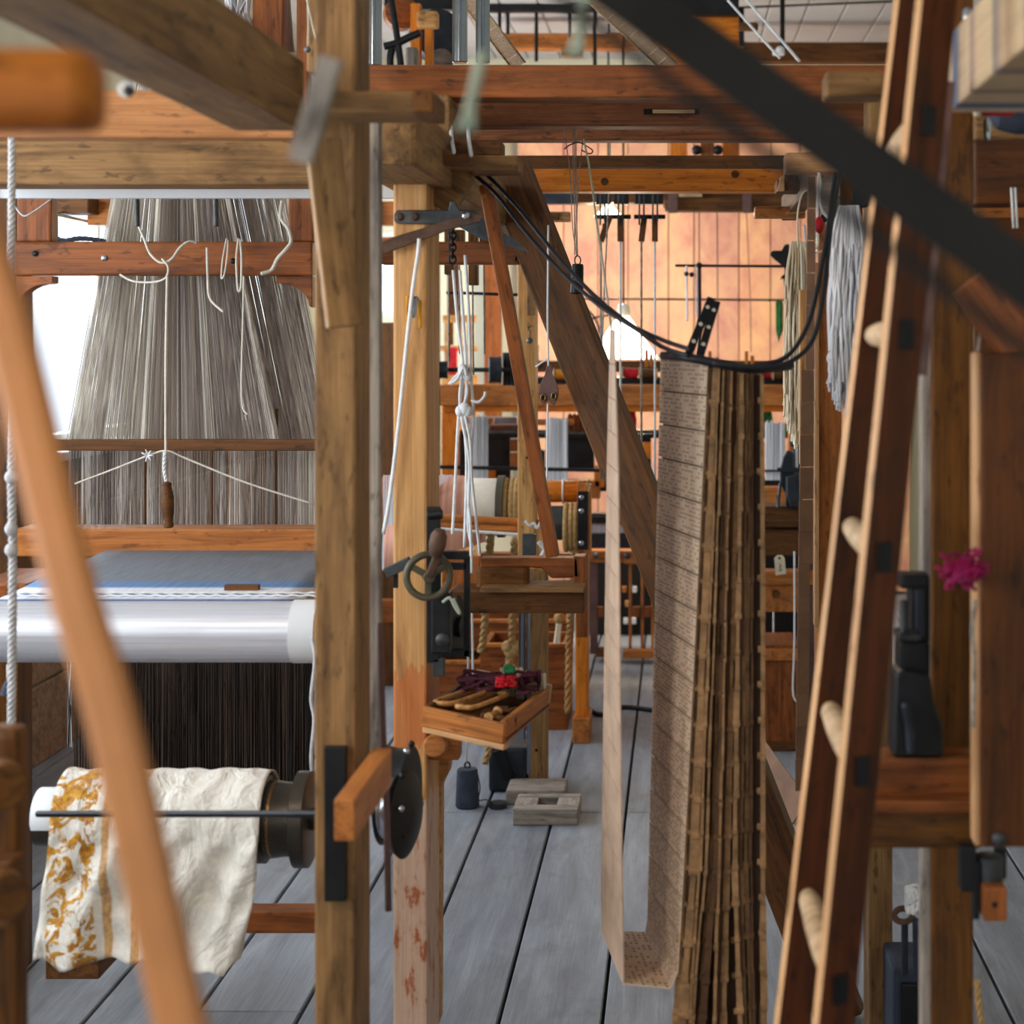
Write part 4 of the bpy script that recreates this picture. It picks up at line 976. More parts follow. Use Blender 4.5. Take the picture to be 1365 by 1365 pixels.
# rods the folds hang on
cord('hanging_rod', [(884, 474, 3.0), (912, 476, 2.88), (945, 482, 2.86), (985, 490, 2.86), (1012, 492, 2.88), (1054, 487, 2.95)], .008, 'cable', cc)
for u0, v0, u1, v1, lab in ((917, 474, 948, 398, ''), (932, 478, 955, 402, '')):
    b_ = dg('hanger_iron', u0, v0, 2.87, u1, v1, 2.95, 11, .004, 'black', cc)
    for q in (.25, .55, .85): lathe('rivet', [(.0035, 0), (.003, .001)], P(u0+(u1-u0)*q, v0+(v1-v0)*q, 2.87+.08*q-.004), Vector((0, -1, 0)), 'linen', b_, 10)
for u0, u1 in ((950, 953), (960, 962), (993, 997), (1001, 1006)): pass
# cables sagging to the stack
cab1 = [(632, 232, 3.5), (664, 262, 3.45), (700, 308, 3.4), (748, 362, 3.3), (800, 408, 3.15), (850, 440, 3.0), (884, 463, 2.92), (918, 474, 2.86)]
cab2 = [(646, 230, 3.5), (690, 276, 3.45), (740, 338, 3.35), (790, 392, 3.2), (840, 432, 3.05), (880, 452, 2.95), (920, 466, 2.85)]
cab3 = [(985, 490, 2.85), (1030, 484, 2.86), (1058, 466, 2.88), (1080, 424, 2.95), (1094, 360, 3.0), (1104, 300, 3.05), (1113, 232, 3.1)]
cab4 = [(950, 484, 2.84), (1010, 490, 2.84), (1052, 483, 2.86), (1084, 452, 2.9), (1098, 390, 2.98), (1108, 300, 3.05), (1120, 226, 3.1)]
for pts, lab in ((cab1, 'black cable sagging from the bracket over the brace, lower of the pair'), (cab2, 'black cable sagging from the bracket over the brace, upper of the pair'), (cab3, 'thin black cable rising from the card stack, higher inner loop'), (cab4, 'thin black cable rising from the card stack, lower outer loop')):
    T(cord('cable', pts, .0042, 'cable', None, 8), lab, 'cable')
s1 = string('thin_string', 'thin pale cord running from crossbar down to the ribbon of cards', [(778, 186, 3.7), (786, 225, 3.6), (796, 300, 3.4), (806, 370, 3.2), (815, 440, 3.1)], .0022, 'cordg', 'cord')
# plain end of card chain on the far side, and its second strip
cs = thing('card_strip', 'brown laced card strip hanging edge-on beside the lit wooden post', 'card strip', P(1075, 1050, 3.3))
zz = P(0, 234, 3.3).z; i = 0
while zz > P(0, 1048, 3.3).z:
    z2 = zz-.062; t = (P(0, 234, 3.3).z-zz)/(P(0, 234, 3.3).z-P(0, 1048, 3.3).z); u0 = 1077-12*t+(-5 if t > .3 else 0); u1 = 1088-6*t-(4 if t > .6 else 0)
    a, b_ = Vector(((u0-CX)/F*3.3, 3.3, z2+.0005)), Vector(((u1-CX)/F*3.3, 3.31, z2+.0005))
    card('strip_card', [a, b_, b_+Vector((0, 0, .061)), a+Vector((0, 0, .061))], 'stripb', cs, .002); zz = z2; i += 1
le = dg('leaning_card_strip', 1006, 1000, 4.9, 1066, 1084, 4.6, 42, .004, 'stripb', None, .2); T(le, 'loose punched card strip leaning low behind the card stack', 'card strip')
# ================================================================ near right: ladder, loom, belt
# wooden ladder leaning on the loom; rungs run away from the camera
ld = thing('wooden_ladder', 'red-brown wooden ladder with round rungs leaning against the dark loom', 'ladder', Vector((.13, 2.1, 0)))
def stile(ue0, ue1, d, wface, wedge):
    # wide face towards the viewer, pale narrow edge to the side; (ue at v=0, v=1365) = outer pale edge
    a, b_ = P(ue0, 0, d), P(ue1, 1365, d)
    ax = (a-b_).normalized(); lo = b_-ax*(b_.z/ax.z); hi = a+ax*.25
    fw = px(wface, d); ang = math.radians(24)
    nx = Vector((math.cos(ang), math.sin(ang), 0)); nx = (nx-nx.dot(ax)*ax).normalized(); ny = ax.cross(nx)
    if ny.y < 0: ny = -ny
    th = px(wedge, d)/max(.2, math.sin(ang)+.08)
    cen = lambda p: p+nx*(fw/2)+ny*(th/2)+Vector((px(wedge*.5, d), 0, 0))
    s = beam('stile', cen(lo), cen(hi), th, fw/math.cos(ang)*.98, 'ladder', ld, nx, .003)
    s.data.materials.append(M['edge'])  # second material paints the window light onto the narrow edge
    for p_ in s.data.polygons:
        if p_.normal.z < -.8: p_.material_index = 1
    return lo, hi, nx, ny, fw, th, cen
def edge_strip(st, d):
    pass
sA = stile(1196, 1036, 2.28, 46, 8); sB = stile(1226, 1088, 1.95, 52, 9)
def onst(s, z, off):
    lo, hi, nx, ny, fw, th, cen = s; t = (z-lo.z)/(hi.z-lo.z); return cen(lo.lerp(hi, t))
for vA in (200, 445, 700, 945, 1195):
    zA = P(0, vA, 2.28).z; a, b_ = onst(sA, zA, 0), onst(sB, zA, 0)
    dirn = (b_-a).normalized()
    lathe('rung', [(.010, -.0), (.014, .03), (.0165, .12), (.0165, (b_-a).length-.12), (.014, (b_-a).length-.03), (.012, (b_-a).length)], a, dirn, 'pale', ld, 16)
    nB = -sB[3]
    beam('rung_tenon', b_+nB*(sB[5]/2-.006), b_+nB*(sB[5]/2+.0035), px(22, 1.95), px(40, 1.95), 'black', ld, Vector((0, 0, 1)), .001)
# right loom
rl = thing('timber_loom', 'dark brown timber loom filling the side behind the ladder', 'loom frame', Vector((.40, 2.7, 0)))
bx('post', 1242, -60, 1298, 1365, 2.55, .12, 'dark', rl, .004, True)
bx('post_edge_lit', 1228, 380, 1243, 1365, 2.56, .03, 'drift', rl, .003, True)  # pale strip painting window light on the post's side
bx('inner_post', 1158, 120, 1190, 1365, 3.45, .10, 'grey', rl, None, True)
bx('side_panel', 1308, 470, 1420, 1130, 2.25, .07, 'panel', rl, .004)
bx('panel_edge_lit', 1300, 470, 1309, 1128, 2.26, .04, 'edge', rl, .003)  # pale strip painting the light along the panel's side
dg('corner_brace', 1296, 372, 2.28, 1392, 500, 2.28, 66, .05, 'red', rl)
bx('cross_rail', 1150, 1010, 1310, 1072, 2.42, .07, 'red', rl, .006); bx('lower_rail', 1148, 1078, 1310, 1132, 2.38, .09, 'dark', rl, .006)
bx('rail_ledge', 1150, 1068, 1308, 1084, 2.375, .08, 'red', rl, .003)
bx('far_post', 1940, -200, 2040, 1365, 3.1, .1, 'dark', rl, None, True); bx('top_rail', 1300, 186, 1960, 272, 3.0, .09, 'panel', rl); bx('back_rail', 1300, 290, 1990, 500, 3.3, .06, 'panel', rl)
bx('pale_rail', 1301, 272, 1800, 291, 3.6, .05, 'rail', rl); bx('grey_rail', 1300, 150, 1940, 186, 3.2, .05, 'grey', rl)
for u in (1350, 1355): cord('cord', [(u-2, 250, 2.95), (u+1, 304, 2.95)], .0022, 'cordw', rl)
bx('hanging_bracket', 1281, 1130, 1302, 1190, 2.3, .03, 'black', rl); bx('bracket_stem', 1298, 1150, 1306, 1226, 2.3, .02, 'black', rl)
lathe('clamp_roller', [(.012, 0), (.02, .003), (.02, .04), (.012, .043)], P(1318, 1180, 2.32), Vector((0, 0, 1)), 'iron', rl, 20)
bx('clamp_plate', 1328, 1130, 1342, 1172, 2.33, .02, 'black', rl)
wp = bx('wooden_plug', 1312, 1183, 1343, 1229, 2.28, .04, 'red', rl); lathe('plug_slot', [(.004, 0), (.003, .001)], P(1326, 1206, 2.279), Vector((0, -1, 0)), 'void', wp, 10)
lathe('panel_bolt', [(.009, 0), (.009, .004), (.005, .007)], P(1331, 1118, 2.25), Vector((0, -1, 0)), 'iron', rl, 14)
dg('thin_edge_batten', 1266, 110, 2.2, 1229, 500, 2.2, 12, .02, 'plum', rl)
for pts in ([(1301, 376, 2.3), (1309, 420, 2.3), (1304, 470, 2.3)], [(1318, 378, 2.3), (1308, 430, 2.3)], [(1300, 800, 2.24), (1296, 840, 2.24), (1299, 880, 2.24), (1297, 970, 2.24)]): cord('edge_cord', pts, .003, 'drift', rl)
for u, v in ((1281, 120), (1236, 140)): pass
T(rope('floor_rope', up_([(1302, 1306, 2.9), (1305, 1340, 2.9), (1309, 1375, 2.9), (1312, 1420, 2.9)]), .006, 'hemp'), 'thin hemp rope hanging beside the dark loom post near the floor', 'rope')
# striped lag box overhead
def stripes():
    m, nt, b = newmat('lags_striped'); tc = N(nt, 'TexCoord'); sp = N(nt, 'SeparateXYZ'); nt.links.new(tc.outputs['Object'], sp.inputs[0])
    mr = N(nt, 'MapRange'); mr.inputs[1].default_value = -.6; mr.inputs[2].default_value = .6; nt.links.new(sp.outputs['X'], mr.inputs[0])
    stops = [(0, rgb((206, 172, 130)))]
    for p, c in ((.50, (206, 172, 132)), (.54, (120, 112, 112)), (.56, (206, 176, 136)), (.66, (196, 160, 122)), (.70, (128, 116, 112)), (.72, (206, 176, 136)), (.80, (202, 170, 134)), (.835, (150, 124, 112)), (.85, (208, 178, 142)), (.91, (206, 176, 146)), (.93, (96, 104, 128)), (.955, (96, 104, 128)), (.965, (208, 180, 152)), (1, (208, 178, 152))): stops.append((p, rgb(c)))
    c = ramp(nt, mr.outputs[0], stops); v = coords(nt, (3, 8, 60)); n = noise(nt, v, 2, 3); g = ramp(nt, n, [(.3, (.82, .82, .82, 1)), (.65, (1.03, 1.03, 1.03, 1))]); c = mixc(nt, 1, c, g, 'MULTIPLY')
    nt.links.new(c, b.inputs['Base Color']); b.inputs['Roughness'].default_value = .7; return m
M['lags'] = stripes()
lg = thing('lag_box', 'pale striped wooden beam box overhead beside the top of the ladder', 'loom box', P(1290, 80, 2.2))
bw('striped_body', .373, .52, 1.2, 2.4, 1.6+.318, 1.6+.423, 'lags', lg, .004)
lathe('top_bolt', [(.007, 0), (.007, .01), (.004, .014)], Vector((.376, 2.25, 2.02)), Vector((0, 0, 1)), 'steel', lg, 12)
rs = thing('yarn_spool', 'small red yarn spool under the striped overhead box', 'spool', P(1325, 141, 2.45))
lathe('yarn', [(.008, 0), (.013, .004), (.013, .05), (.008, .054)], P(1303, 142, 2.42), Vector((1, .1, 0)), 'crimson', rs, 20); lathe('spool_end', [(.014, 0), (.014, .006)], P(1300, 142, 2.42), Vector((1, .1, 0)), 'paper', rs, 20)
cyl('axle', P(1300, 142, 2.42), P(1350, 142, 2.42), .004, 'black', rs)
bs = thing('dark_bobbin', 'dark blue bobbin lying beside the red yarn spool overhead', 'bobbin', P(1345, 155, 2.5)); lathe('body', [(.004, 0), (.018, .01), (.024, .04), (.018, .08), (.004, .09)], P(1320, 156, 2.5), Vector((1, 0, -.05)), 'slate', bs, 20)
tp = thing('steel_pin', 'short pale steel pin hanging below the red yarn spool', 'pin', P(1316, 185, 2.6)); lathe('body', [(.004, 0), (.006, .004), (.006, .03), (.003, .034)], P(1316, 187, 2.6), Vector((0, 0, 1)), 'steel', tp, 14)
# magenta tuft
def tuft(name, label, c, R0, mat, n, seed, cat='yarn'):
    r0 = random.Random(seed); bm = bmesh.new()
    for k in range(n):
        d = Vector((r0.gauss(0, 1), r0.gauss(0, .6), r0.gauss(0, 1))).normalized(); d2 = Vector((r0.gauss(0, 1), r0.gauss(0, .6), r0.gauss(0, 1))).normalized()
        L = R0*r0.uniform(.6, 1.1); sweep(bm, spline([c, c+d*L*.6, c+d*L+d2*L*.35, c+d*L*.8+d2*L*.7], 4), .0022, 4)
    bmesh.ops.create_uvsphere(bm, u_segments=12, v_segments=8, radius=R0*.62, matrix=Matrix.Translation(c))
    return T(mesh(name, bm, mat, None, None, True), label, cat)
tuft('yarn_tuft', 'bright magenta yarn tuft stuck on the dark side panel edge', P(1283, 762, 2.22), .026, 'magenta', 70, 4)
# iron jack behind the ladder
ij = thing('iron_vise', 'large black iron vise standing on the red-brown loom rail', 'vise', P(1222, 1010, 2.4))
bx('upright', 1214, 770, 1240, 860, 2.44, .05, 'black', ij, .006); bx('top_arm', 1200, 766, 1240, 786, 2.42, .05, 'black', ij, .006); bx('screw_guide', 1222, 784, 1232, 850, 2.425, .02, 'irondark', ij)
bx('jaw', 1198, 845, 1228, 856, 2.40, .06, 'iron', ij, .004); bx('body', 1199, 856, 1240, 930, 2.43, .06, 'black', ij, .006)
prism('base', [(1194, 900), (1206, 892), (1240, 900), (1246, 940), (1256, 965), (1258, 1010), (1190, 1010), (1192, 950)], 2.41, .07, 'black', ij, .004)
prism('base_rib', [(1202, 940), (1214, 936), (1222, 980), (1220, 1008), (1210, 1008), (1208, 970)], 2.39, .03, 'irondark', ij, .004)
cyl('screw', P(1205, 855, 2.42), P(1205, 800, 2.42), .006, 'iron', ij)
# hook and weights on the floor between the posts
hk = thing('weight_hook', 'iron eye hook tied with white rag above a dark floor weight', 'hook', P(1208, 1290, 3.3))
tube('eye', [P(1204+12*math.cos(k/16*6.283), 1220+9*math.sin(k/16*6.283), 3.2) for k in range(14)], .006, 'rust', hk, 8)
cyl('stem', P(1206, 1298, 3.25), P(1206, 1230, 3.2), .0065, 'irondark', hk); cyl('second_stem', P(1222, 1298, 3.25), P(1221, 1226, 3.2), .007, 'slate', hk)
T(yarn_heap('rag', 'knot of white rag tied at the iron eye hook', P(1219, 1216, 3.18), .014, .012, .045, 'cordw', 21), 'knot of white rag tied at the iron eye hook', 'rag')
fw = thing('floor_weight', 'dark square iron weight on the floor under the eye hook', 'weight', P(1215, 1365, 3.35))
a, b_ = P(1190, 1365, 3.3), P(1236, 1292, 3.3); bw('body', a.x, b_.x, 3.3, 3.46, 0, b_.z, 'slate', fw, .01); bx('plate', 1202, 1312, 1230, 1372, 3.29, .02, 'black', fw, .004)
# leather belt and rod crossing the foreground
_a, _b = P(812, -24, 1.25), P(1420, 408, 1.12)
bl = beam('drive_belt', _a-(_b-_a)*2.5, _b+(_b-_a)*2.2, .006, .036, 'belt', None, Vector((.55, -.12, .8)), .001); T(bl, 'broad black drive belt slanting across the upper corner in front of the ladder', 'belt')
_a, _b = P(740, -8, .80), P(1460, 536, .76)
rd = cyl('thin_rod', _a-(_b-_a)*2, _b+(_b-_a)*2, .0034, 'belt', None); T(rd, 'thin dark rod slanting below the broad black belt', 'rod')
# out-of-focus lath, handle and frayed cords near the lens
pts = [P(-78, -300, 1.06), P(-66, 0, 1.04), P(-40, 250, 1.02), P(12, 440, 1.0), P(60, 640, .98), P(98, 790, .96), P(142, 930, .95), P(180, 1090, .94), P(222, 1280, .93), P(268, 1480, .92), P(400, 2050, .90), P(560, 2700, .88)]
bm = bmesh.new(); q = spline(pts, 5); prev = None
for i, p in enumerate(q):
    t = (q[min(i+1, len(q)-1)]-q[max(i-1, 0)]).normalized(); n = t.cross(Vector((0, 1, 0))).normalized(); w = .0125
    r4 = []
    for sx, sy in ((-1, -1), (-.6, -1.35), (.6, -1.35), (1, -1), (1, 1), (-1, 1)): r4.append(bm.verts.new(p+n*w*sx+Vector((0, .006*sy, 0))))
    if prev:
        for k in range(6): bm.faces.new((prev[k], prev[(k+1) % 6], r4[(k+1) % 6], r4[k]))
    else: bm.faces.new(r4[::-1])
    prev = r4
bm.faces.new(prev); bmesh.ops.recalc_face_normals(bm, faces=bm.faces)
T(mesh('curved_lath', bm, 'lath'), 'curved tan lath close to the viewer beside the silver cloth', 'lath')
oh = thing('lever_grip', 'rounded orange wooden handle end near the top corner', 'handle', P(60, 120, 1.0))
bm = boxbm(px(280, 1.0), .045, px(112, 1.0), px(34, 1.0), 3); mesh('grip', bm, 'ochre', oh, Matrix.Translation(P(-4, 122, 1.02)), True)
bo = thing('bolt', 'small pale bolt under the diagonal overhead beam', 'bolt', P(172, 122, 1.9)); lathe('head', [(.006, 0), (.006, .006), (.003, .008)], P(172, 122, 2.0), Vector((.2, -1, 0)), 'iron', bo, 14); lathe('washer', [(.010, 0), (.010, .003)], P(168, 119, 2.01), Vector((.2, -1, 0)), 'cordw', bo, 18)
gs = dg('pale_stick', 442, 78, 1.4, 400, 216, 1.4, 32, .012, 'drift', None); T(gs, 'short pale grey stick hanging against the front post top', 'stick')
for pts, lab, rr_ in (([(644, 70, 1.2), (634, 110, 1.2), (622, 166, 1.2)], 'frayed pale cord end dangling across the red-brown crossbars', .0042), ([(782, -20, 1.2), (776, 20, 1.2), (769, 66, 1.2)], 'frayed pale cord end dangling from the top edge', .0042)):
    o = thing('frayed_twine', lab, 'cord', P(*pts[-1])); rope('strand', up_(pts), rr_, 'cordg', o, .02)
    bm = bmesh.new(); e = P(*pts[-1]); dv = (P(*pts[-1])-P(*pts[-2])).normalized()
    for k in range(9): sweep(bm, [e-dv*.02, e+Vector((R_.uniform(-.007, .007), R_.uniform(-.007, .007), -.004))], .0014, 4)
    mesh('fringe', bm, 'cordg', o, None, True)
# lit post, yarn hanks and cords beside it
pe = thing('loom_post', 'warm lit wooden post behind the upper ladder holding yarn hanks', 'post', P(1102, 1400, 3.9))
bx('upright', 1090, 232, 1122, 1365, 3.9, .10, 'rail', pe, .004, True); bx('lit_edge', 1086, 350, 1092, 836, 3.88, .05, 'edge', pe, .002); bx('rear_lath', 1066, 386, 1086, 620, 4.1, .03, 'gold', pe)
bw('bearer', .318, .366, 3.98, 5.36, 1.975, 2.05, 'brown', pe); bx('cap_board', 1112, 220, 1150, 300, 3.84, .03, 'brown', pe); cyl('end_knob', P(1150, 262, 3.3), P(1150, 262, 3.42), .022, 'black', pe)
pd = thing('paddle_board', 'grey rounded paddle board hung behind the black cables', 'board', P(1108, 280, 3.8))
pts = [(1094, 288), (1094, 246)]+[(1107-13*math.cos(k/8*3.1416), 244-14*math.sin(k/8*3.1416)) for k in range(9)]+[(1120, 246), (1121, 288)]
prism('board', pts, 3.78, .015, 'drift', pd, .002); bx('dark_band', 1094, 286, 1121, 296, 3.76, .02, 'black', pd)
def hank(name, label, u0, u1, v0, v1, d, mat, seed, n=150, flare=6):
    r0 = random.Random(seed); Ls = []
    for k in range(n):
        a, b_ = r0.uniform(u0, u1), 0; f = (a-u0)/(u1-u0); e = v0+(v1-v0)*r0.uniform(.78, 1)*(.86+.14*math.sin(f*3.14))
        q = [P(a*.6+(u0+u1)/2*.4, v0, d)]
        for m in range(1, 6):
            t = m/5; q.append(P(a+flare*math.sin(t*4+k*.9)*.35+r0.uniform(-1.4, 1.4)-flare*t*.8*(1-f), v0+(e-v0)*t, d+r0.uniform(-.03, .03)))
        Ls.append(spline(q, 3))
    o = threads(name, Ls, .0028, mat, None, 4); return T(o, label, 'yarn')
hank('yarn_hank', 'shaggy white yarn hank hanging between lit post and ladder', 1112, 1152, 274, 560, 3.3, 'yarnw', 5, 150, 8)
hank('yarn_hank', 'cream yarn hank hanging beside the peach panels and lit post', 1050, 1078, 322, 600, 4.3, 'yarnc', 6, 110, 5)
string('hank_loop', 'pale cord loop holding up the cream yarn hank', [(1064, 330, 4.25), (1063, 290, 4.25), (1068, 262, 4.25), (1076, 254, 4.25), (1084, 262, 4.25)], .0028, 'yarnc', 'cord')
string('hank_loop', 'white tangled cord hanging from block beside grey paddle board', [(1090, 226, 3.72), (1094, 244, 3.72), (1092, 262, 3.72), (1096, 280, 3.72), (1104, 290, 3.72), (1116, 293, 3.72), (1122, 290, 3.72)], .0034, 'cordw', 'cord')
string('hank_loop', 'white cord dropping down beside the brown laced card strip', [(1092, 230, 3.7), (1090, 258, 3.7), (1090, 300, 3.7), (1089, 330, 3.7), (1075, 322, 3.7), (1072, 300, 3.7)], .003, 'cordw', 'cord')
string('hank_loop', 'thin looped cord curving under the black cables', [(1072, 326, 3.6), (1078, 336, 3.6), (1092, 336, 3.6), (1100, 330, 3.6), (1106, 314, 3.6), (1101, 296, 3.6)], .002, 'cord', 'cord')
string('hank_loop', 'curly white yarn end stuck out beside the white hank', [(1112, 462, 3.3), (1104, 478, 3.3), (1110, 492, 3.3), (1103, 512, 3.3)], .004, 'yarnw', 'yarn')
T(ball('red_bead', P(1092, 300, 3.7), .010, 'crimson', None, (1, 1, 1.9)), 'small red bead hanging under the grey paddle board', 'bead')
# ================================================================ middle loom behind the pale post
so = thing('distant_loom', 'brown timbers of a distant loom glimpsed between the two front posts', 'loom', P(512, 1000, 8.0))
bx('timber_post', 498, 430, 534, 1000, 8.0, .12, 'brown', so, None, True); bx('timber_rail', 470, 268, 566, 300, 8.2, .08, 'rail', so); bx('timber_rail', 470, 316, 560, 338, 8.1, .08, 'red', so); bx('timber_upright', 536, 262, 546, 640, 8.15, .06, 'orange', so); bx('timber_upright', 484, 262, 500, 640, 8.15, .06, 'dark', so, None, True)
bx('timber_rail', 490, 800, 600, 830, 7.8, .06, 'red', so)
lc = thing('hand_loom', 'middle loom with pink warp beam, roped drums and orange front post', 'loom', P(680, 985, 6.9))
d0 = 6.6
rB = px(44, 6.6)
lathe('warp_beam', [(rB-.004, 0), (rB, .004), (rB, px(118, 6.6)), (rB-.004, px(118, 6.6)+.004)], P(510, 677, 6.75), Vector((1, 0, 0)), 'pinkwarp', lc, 40)
Ls = []
for k in range(26): Ls.append([P(512+k*1.0, 720-k*1.2, 6.6-.0), P(512+k*3.6, 633, 6.6+.02)])
for k in range(16): Ls.append([P(505+k*.5, 760, 6.55), P(520+k*2.2, 634, 6.58)])
threads('fanned_warp', Ls, .0022, 'warpw', lc)['kind'] = 'stuff'
sheet('pink_apron', [[P(512, 690, 6.58), P(646, 690, 6.58)], [P(512, 762, 6.5), P(648, 722, 6.5)]], 'pinkwarp', lc)
r2 = px(26, 6.6)
lathe('cloth_wrap', [(r2*1.5, 0), (r2*1.52, .004), (r2*1.5, px(36, 6.6))], P(628, 676, 6.72), Vector((1, 0, 0)), 'linen', lc, 36)
lathe('drum_flange', [(r2*1.3, 0), (r2*1.62, .003), (r2*1.62, .03), (r2*1.2, .036), (r2*1.2, .09)], P(663, 675, 6.72), Vector((1, 0, 0)), 'olive', lc, 36)
for u in (675, 684, 690):
    c = P(u, 675, 6.72); tube('rope_turn', [c+Vector((0, r2*1.36*math.cos(k/30*6.283), r2*1.36*math.sin(k/30*6.283))) for k in range(30)], .012, 'hemp', lc, 8, True)
lathe('breast_roll', [(px(14, 6.6), 0), (px(15, 6.6), .004), (px(15, 6.6), px(66, 6.6)), (px(14, 6.6), px(66, 6.6)+.004)], P(704, 655, 6.75), Vector((1, 0, 0)), 'orange', lc, 32)
tube('roll_tie', [P(751, 655, 6.75)+Vector((0, px(15.6, 6.6)*math.cos(k/20*6.283), px(15.6, 6.6)*math.sin(k/20*6.283))) for k in range(20)], .004, 'cordw', lc, 6, True)
bx('roll_cap', 769, 641, 784, 658, 6.62, .12, 'rail', lc); cord('frayed_tie', [(782, 644, 6.6), (786, 650, 6.6), (783, 664, 6.6), (785, 676, 6.6)], .005, 'hemp', lc)
lathe('rope_drum', [(px(18, 6.6), 0), (px(23, 6.6), .006), (px(23, 6.6), .05), (px(19, 6.6), .055), (px(19, 6.6), .13)], P(733, 697, 6.66), Vector((1, 0, 0)), 'iron', lc, 32)
for u in (755, 762, 768):
    c = P(u, 703, 6.66); tube('rope_turn', [c+Vector((0, px(24, 6.6)*math.cos(k/30*6.283), px(30, 6.6)*math.sin(k/30*6.283))) for k in range(30)], .011, 'hemp', lc, 8, True)
bp = bx('bearing_plate', 770, 655, 784, 733, 6.55, .02, 'black', lc)
for v in (663, 681, 724): lathe('screw_head', [(.010, 0), (.010, .004), (.006, .007)], P(775, v, 6.55), Vector((0, -1, 0)), 'steel', bp, 14)
bx('end_post', 767, 733, 784, 1000, 6.9, .10, 'orange', lc, None, True); bx('post_foot', 763, 958, 786, 992, 6.86, .2, 'rail', lc, None, True); bx('brown_cheek', 768, 733, 783, 850, 6.62, .12, 'red', lc); bx('plate_backing', 779, 648, 787, 740, 6.6, .10, 'rail', lc)
bx('lower_rail', 640, 738, 768, 760, 6.8, .08, 'rail', lc); bx('grey_clamp', 696, 712, 714, 745, 6.0, .03, 'iron', lc)
for v0, v1 in ((690, 701), (700, 711)): cyl('lease_rod', P(578, v0, 6.2), P(724, v1-3, 6.2), px(5.5, 6.2), 'rail', lc, 18)
cord('lease_tie', [(700, 694, 6.1), (706, 700, 6.1), (712, 698, 6.1), (716, 704, 6.1), (721, 696, 6.1)], .006, 'cordw', lc)
cord('white_cord', [(576, 704, 6.15), (640, 709, 6.15), (700, 713, 6.15), (728, 714, 6.15)], .006, 'cordw', lc); cord('cord_knots', [(718, 722, 6.1), (726, 732, 6.1), (722, 742, 6.1)], .010, 'cordw', lc)
# weight boxes hung on ropes
def weightbox(label, u0, v0, u1, v1, d, th, mat, tilt=0):
    t = thing('weight_box', label, 'box', P((u0+u1)/2, v1, d)); h = v1-v0
    n = 2 if h > 60 else 1
    for i in range(n): bx('front_board', u0, v0+h*i/n+.4, u1, v0+h*(i+1)/n-.4, d, .025, mat, t, .003)
    a, b_ = P(u0, v1, d), P(u1, v0, d)
    bw('side_board', a.x, a.x+.025, d+.025, d+th, a.z, b_.z, mat, t, .003); bw('side_board', b_.x-.025, b_.x, d+.025, d+th, a.z, b_.z, mat, t, .003); bw('back_board', a.x, b_.x, d+th, d+th+.025, a.z, b_.z, mat, t, .003); bw('bottom_board', a.x, b_.x, d+.025, d+th, a.z, a.z+.02, mat, t, .003)
    for k in range(3): bx('rim', u0-1, v0-4, u1+1, v0+1, d-.005, .03, 'rail', t, .003) if k == 0 else None
    return t
wbx = weightbox('long wooden weight box hung low on ropes behind the shuttle tray', 640, 862, 756, 976, 7.1, .35, 'red')
weightbox('upper weight box standing behind the long low one', 556, 830, 757, 868, 7.7, .3, 'red')
weightbox('reddish weight box half hidden beneath the gear bracket', 545, 885, 640, 962, 7.5, .3, 'red')
for pts, lab in (([(655, 700, 6.6), (650, 770, 6.8), (644, 855, 7.0), (640, 866, 7.05)], 'hemp rope holding the weight box end nearest the gear bracket'), ([(686, 720, 6.6), (684, 800, 6.8), (682, 868, 7.0)], 'orange-tinted hemp rope dropping to the knot over the box'), ([(766, 735, 6.62), (762, 800, 6.8), (759, 862, 7.0), (757, 950, 7.05)], 'hemp rope along the weight box end by the orange post')):
    T(rope('hemp_rope', up_(pts), .016, 'hemp'), lab, 'rope')
kn = thing('rope_knot', 'big hemp knot with hanging tail in front of the long weight box', 'knot', P(680, 880, 7.0)); ball('knot', P(682, 868, 6.98), .032, 'hemp', kn); ball('knot', P(677, 862, 6.97), .026, 'hemp', kn); ball('knot', P(688, 862, 6.97), .024, 'hemp', kn); rope('tail', up_([(681, 872, 6.98), (675, 900, 6.98), (669, 920, 6.98)]), .018, 'hemp', kn); cord('tail_strand', [(684, 872, 6.98), (681, 900, 6.98), (679, 918, 6.98)], .007, 'hemp', kn)
kn2 = thing('rope_knot', 'pale knotted rope loop above the weight box beside the pale post', 'knot', P(745, 850, 6.95)); ball('knot', P(746, 824, 6.95), .024, 'hemp', kn2); cord('tail', [(745, 828, 6.95), (743, 845, 6.95), (741, 858, 6.95)], .012, 'yarnc', kn2); cord('tail', [(747, 828, 6.95), (745, 845, 6.95), (744, 858, 6.95)], .010, 'yarnc', kn2)
for pts in ([(624, 815, 5.9), (624, 905, 5.9)], [(629, 815, 5.92), (630, 870, 5.92), (630, 905, 5.92)]): string('thin_white_string', 'thin white cord hanging straight behind the gear bracket, %s' % ('nearer the bracket' if pts[0][0] == 624 else 'farther from the bracket'), pts, .004, 'cordw', 'cord')
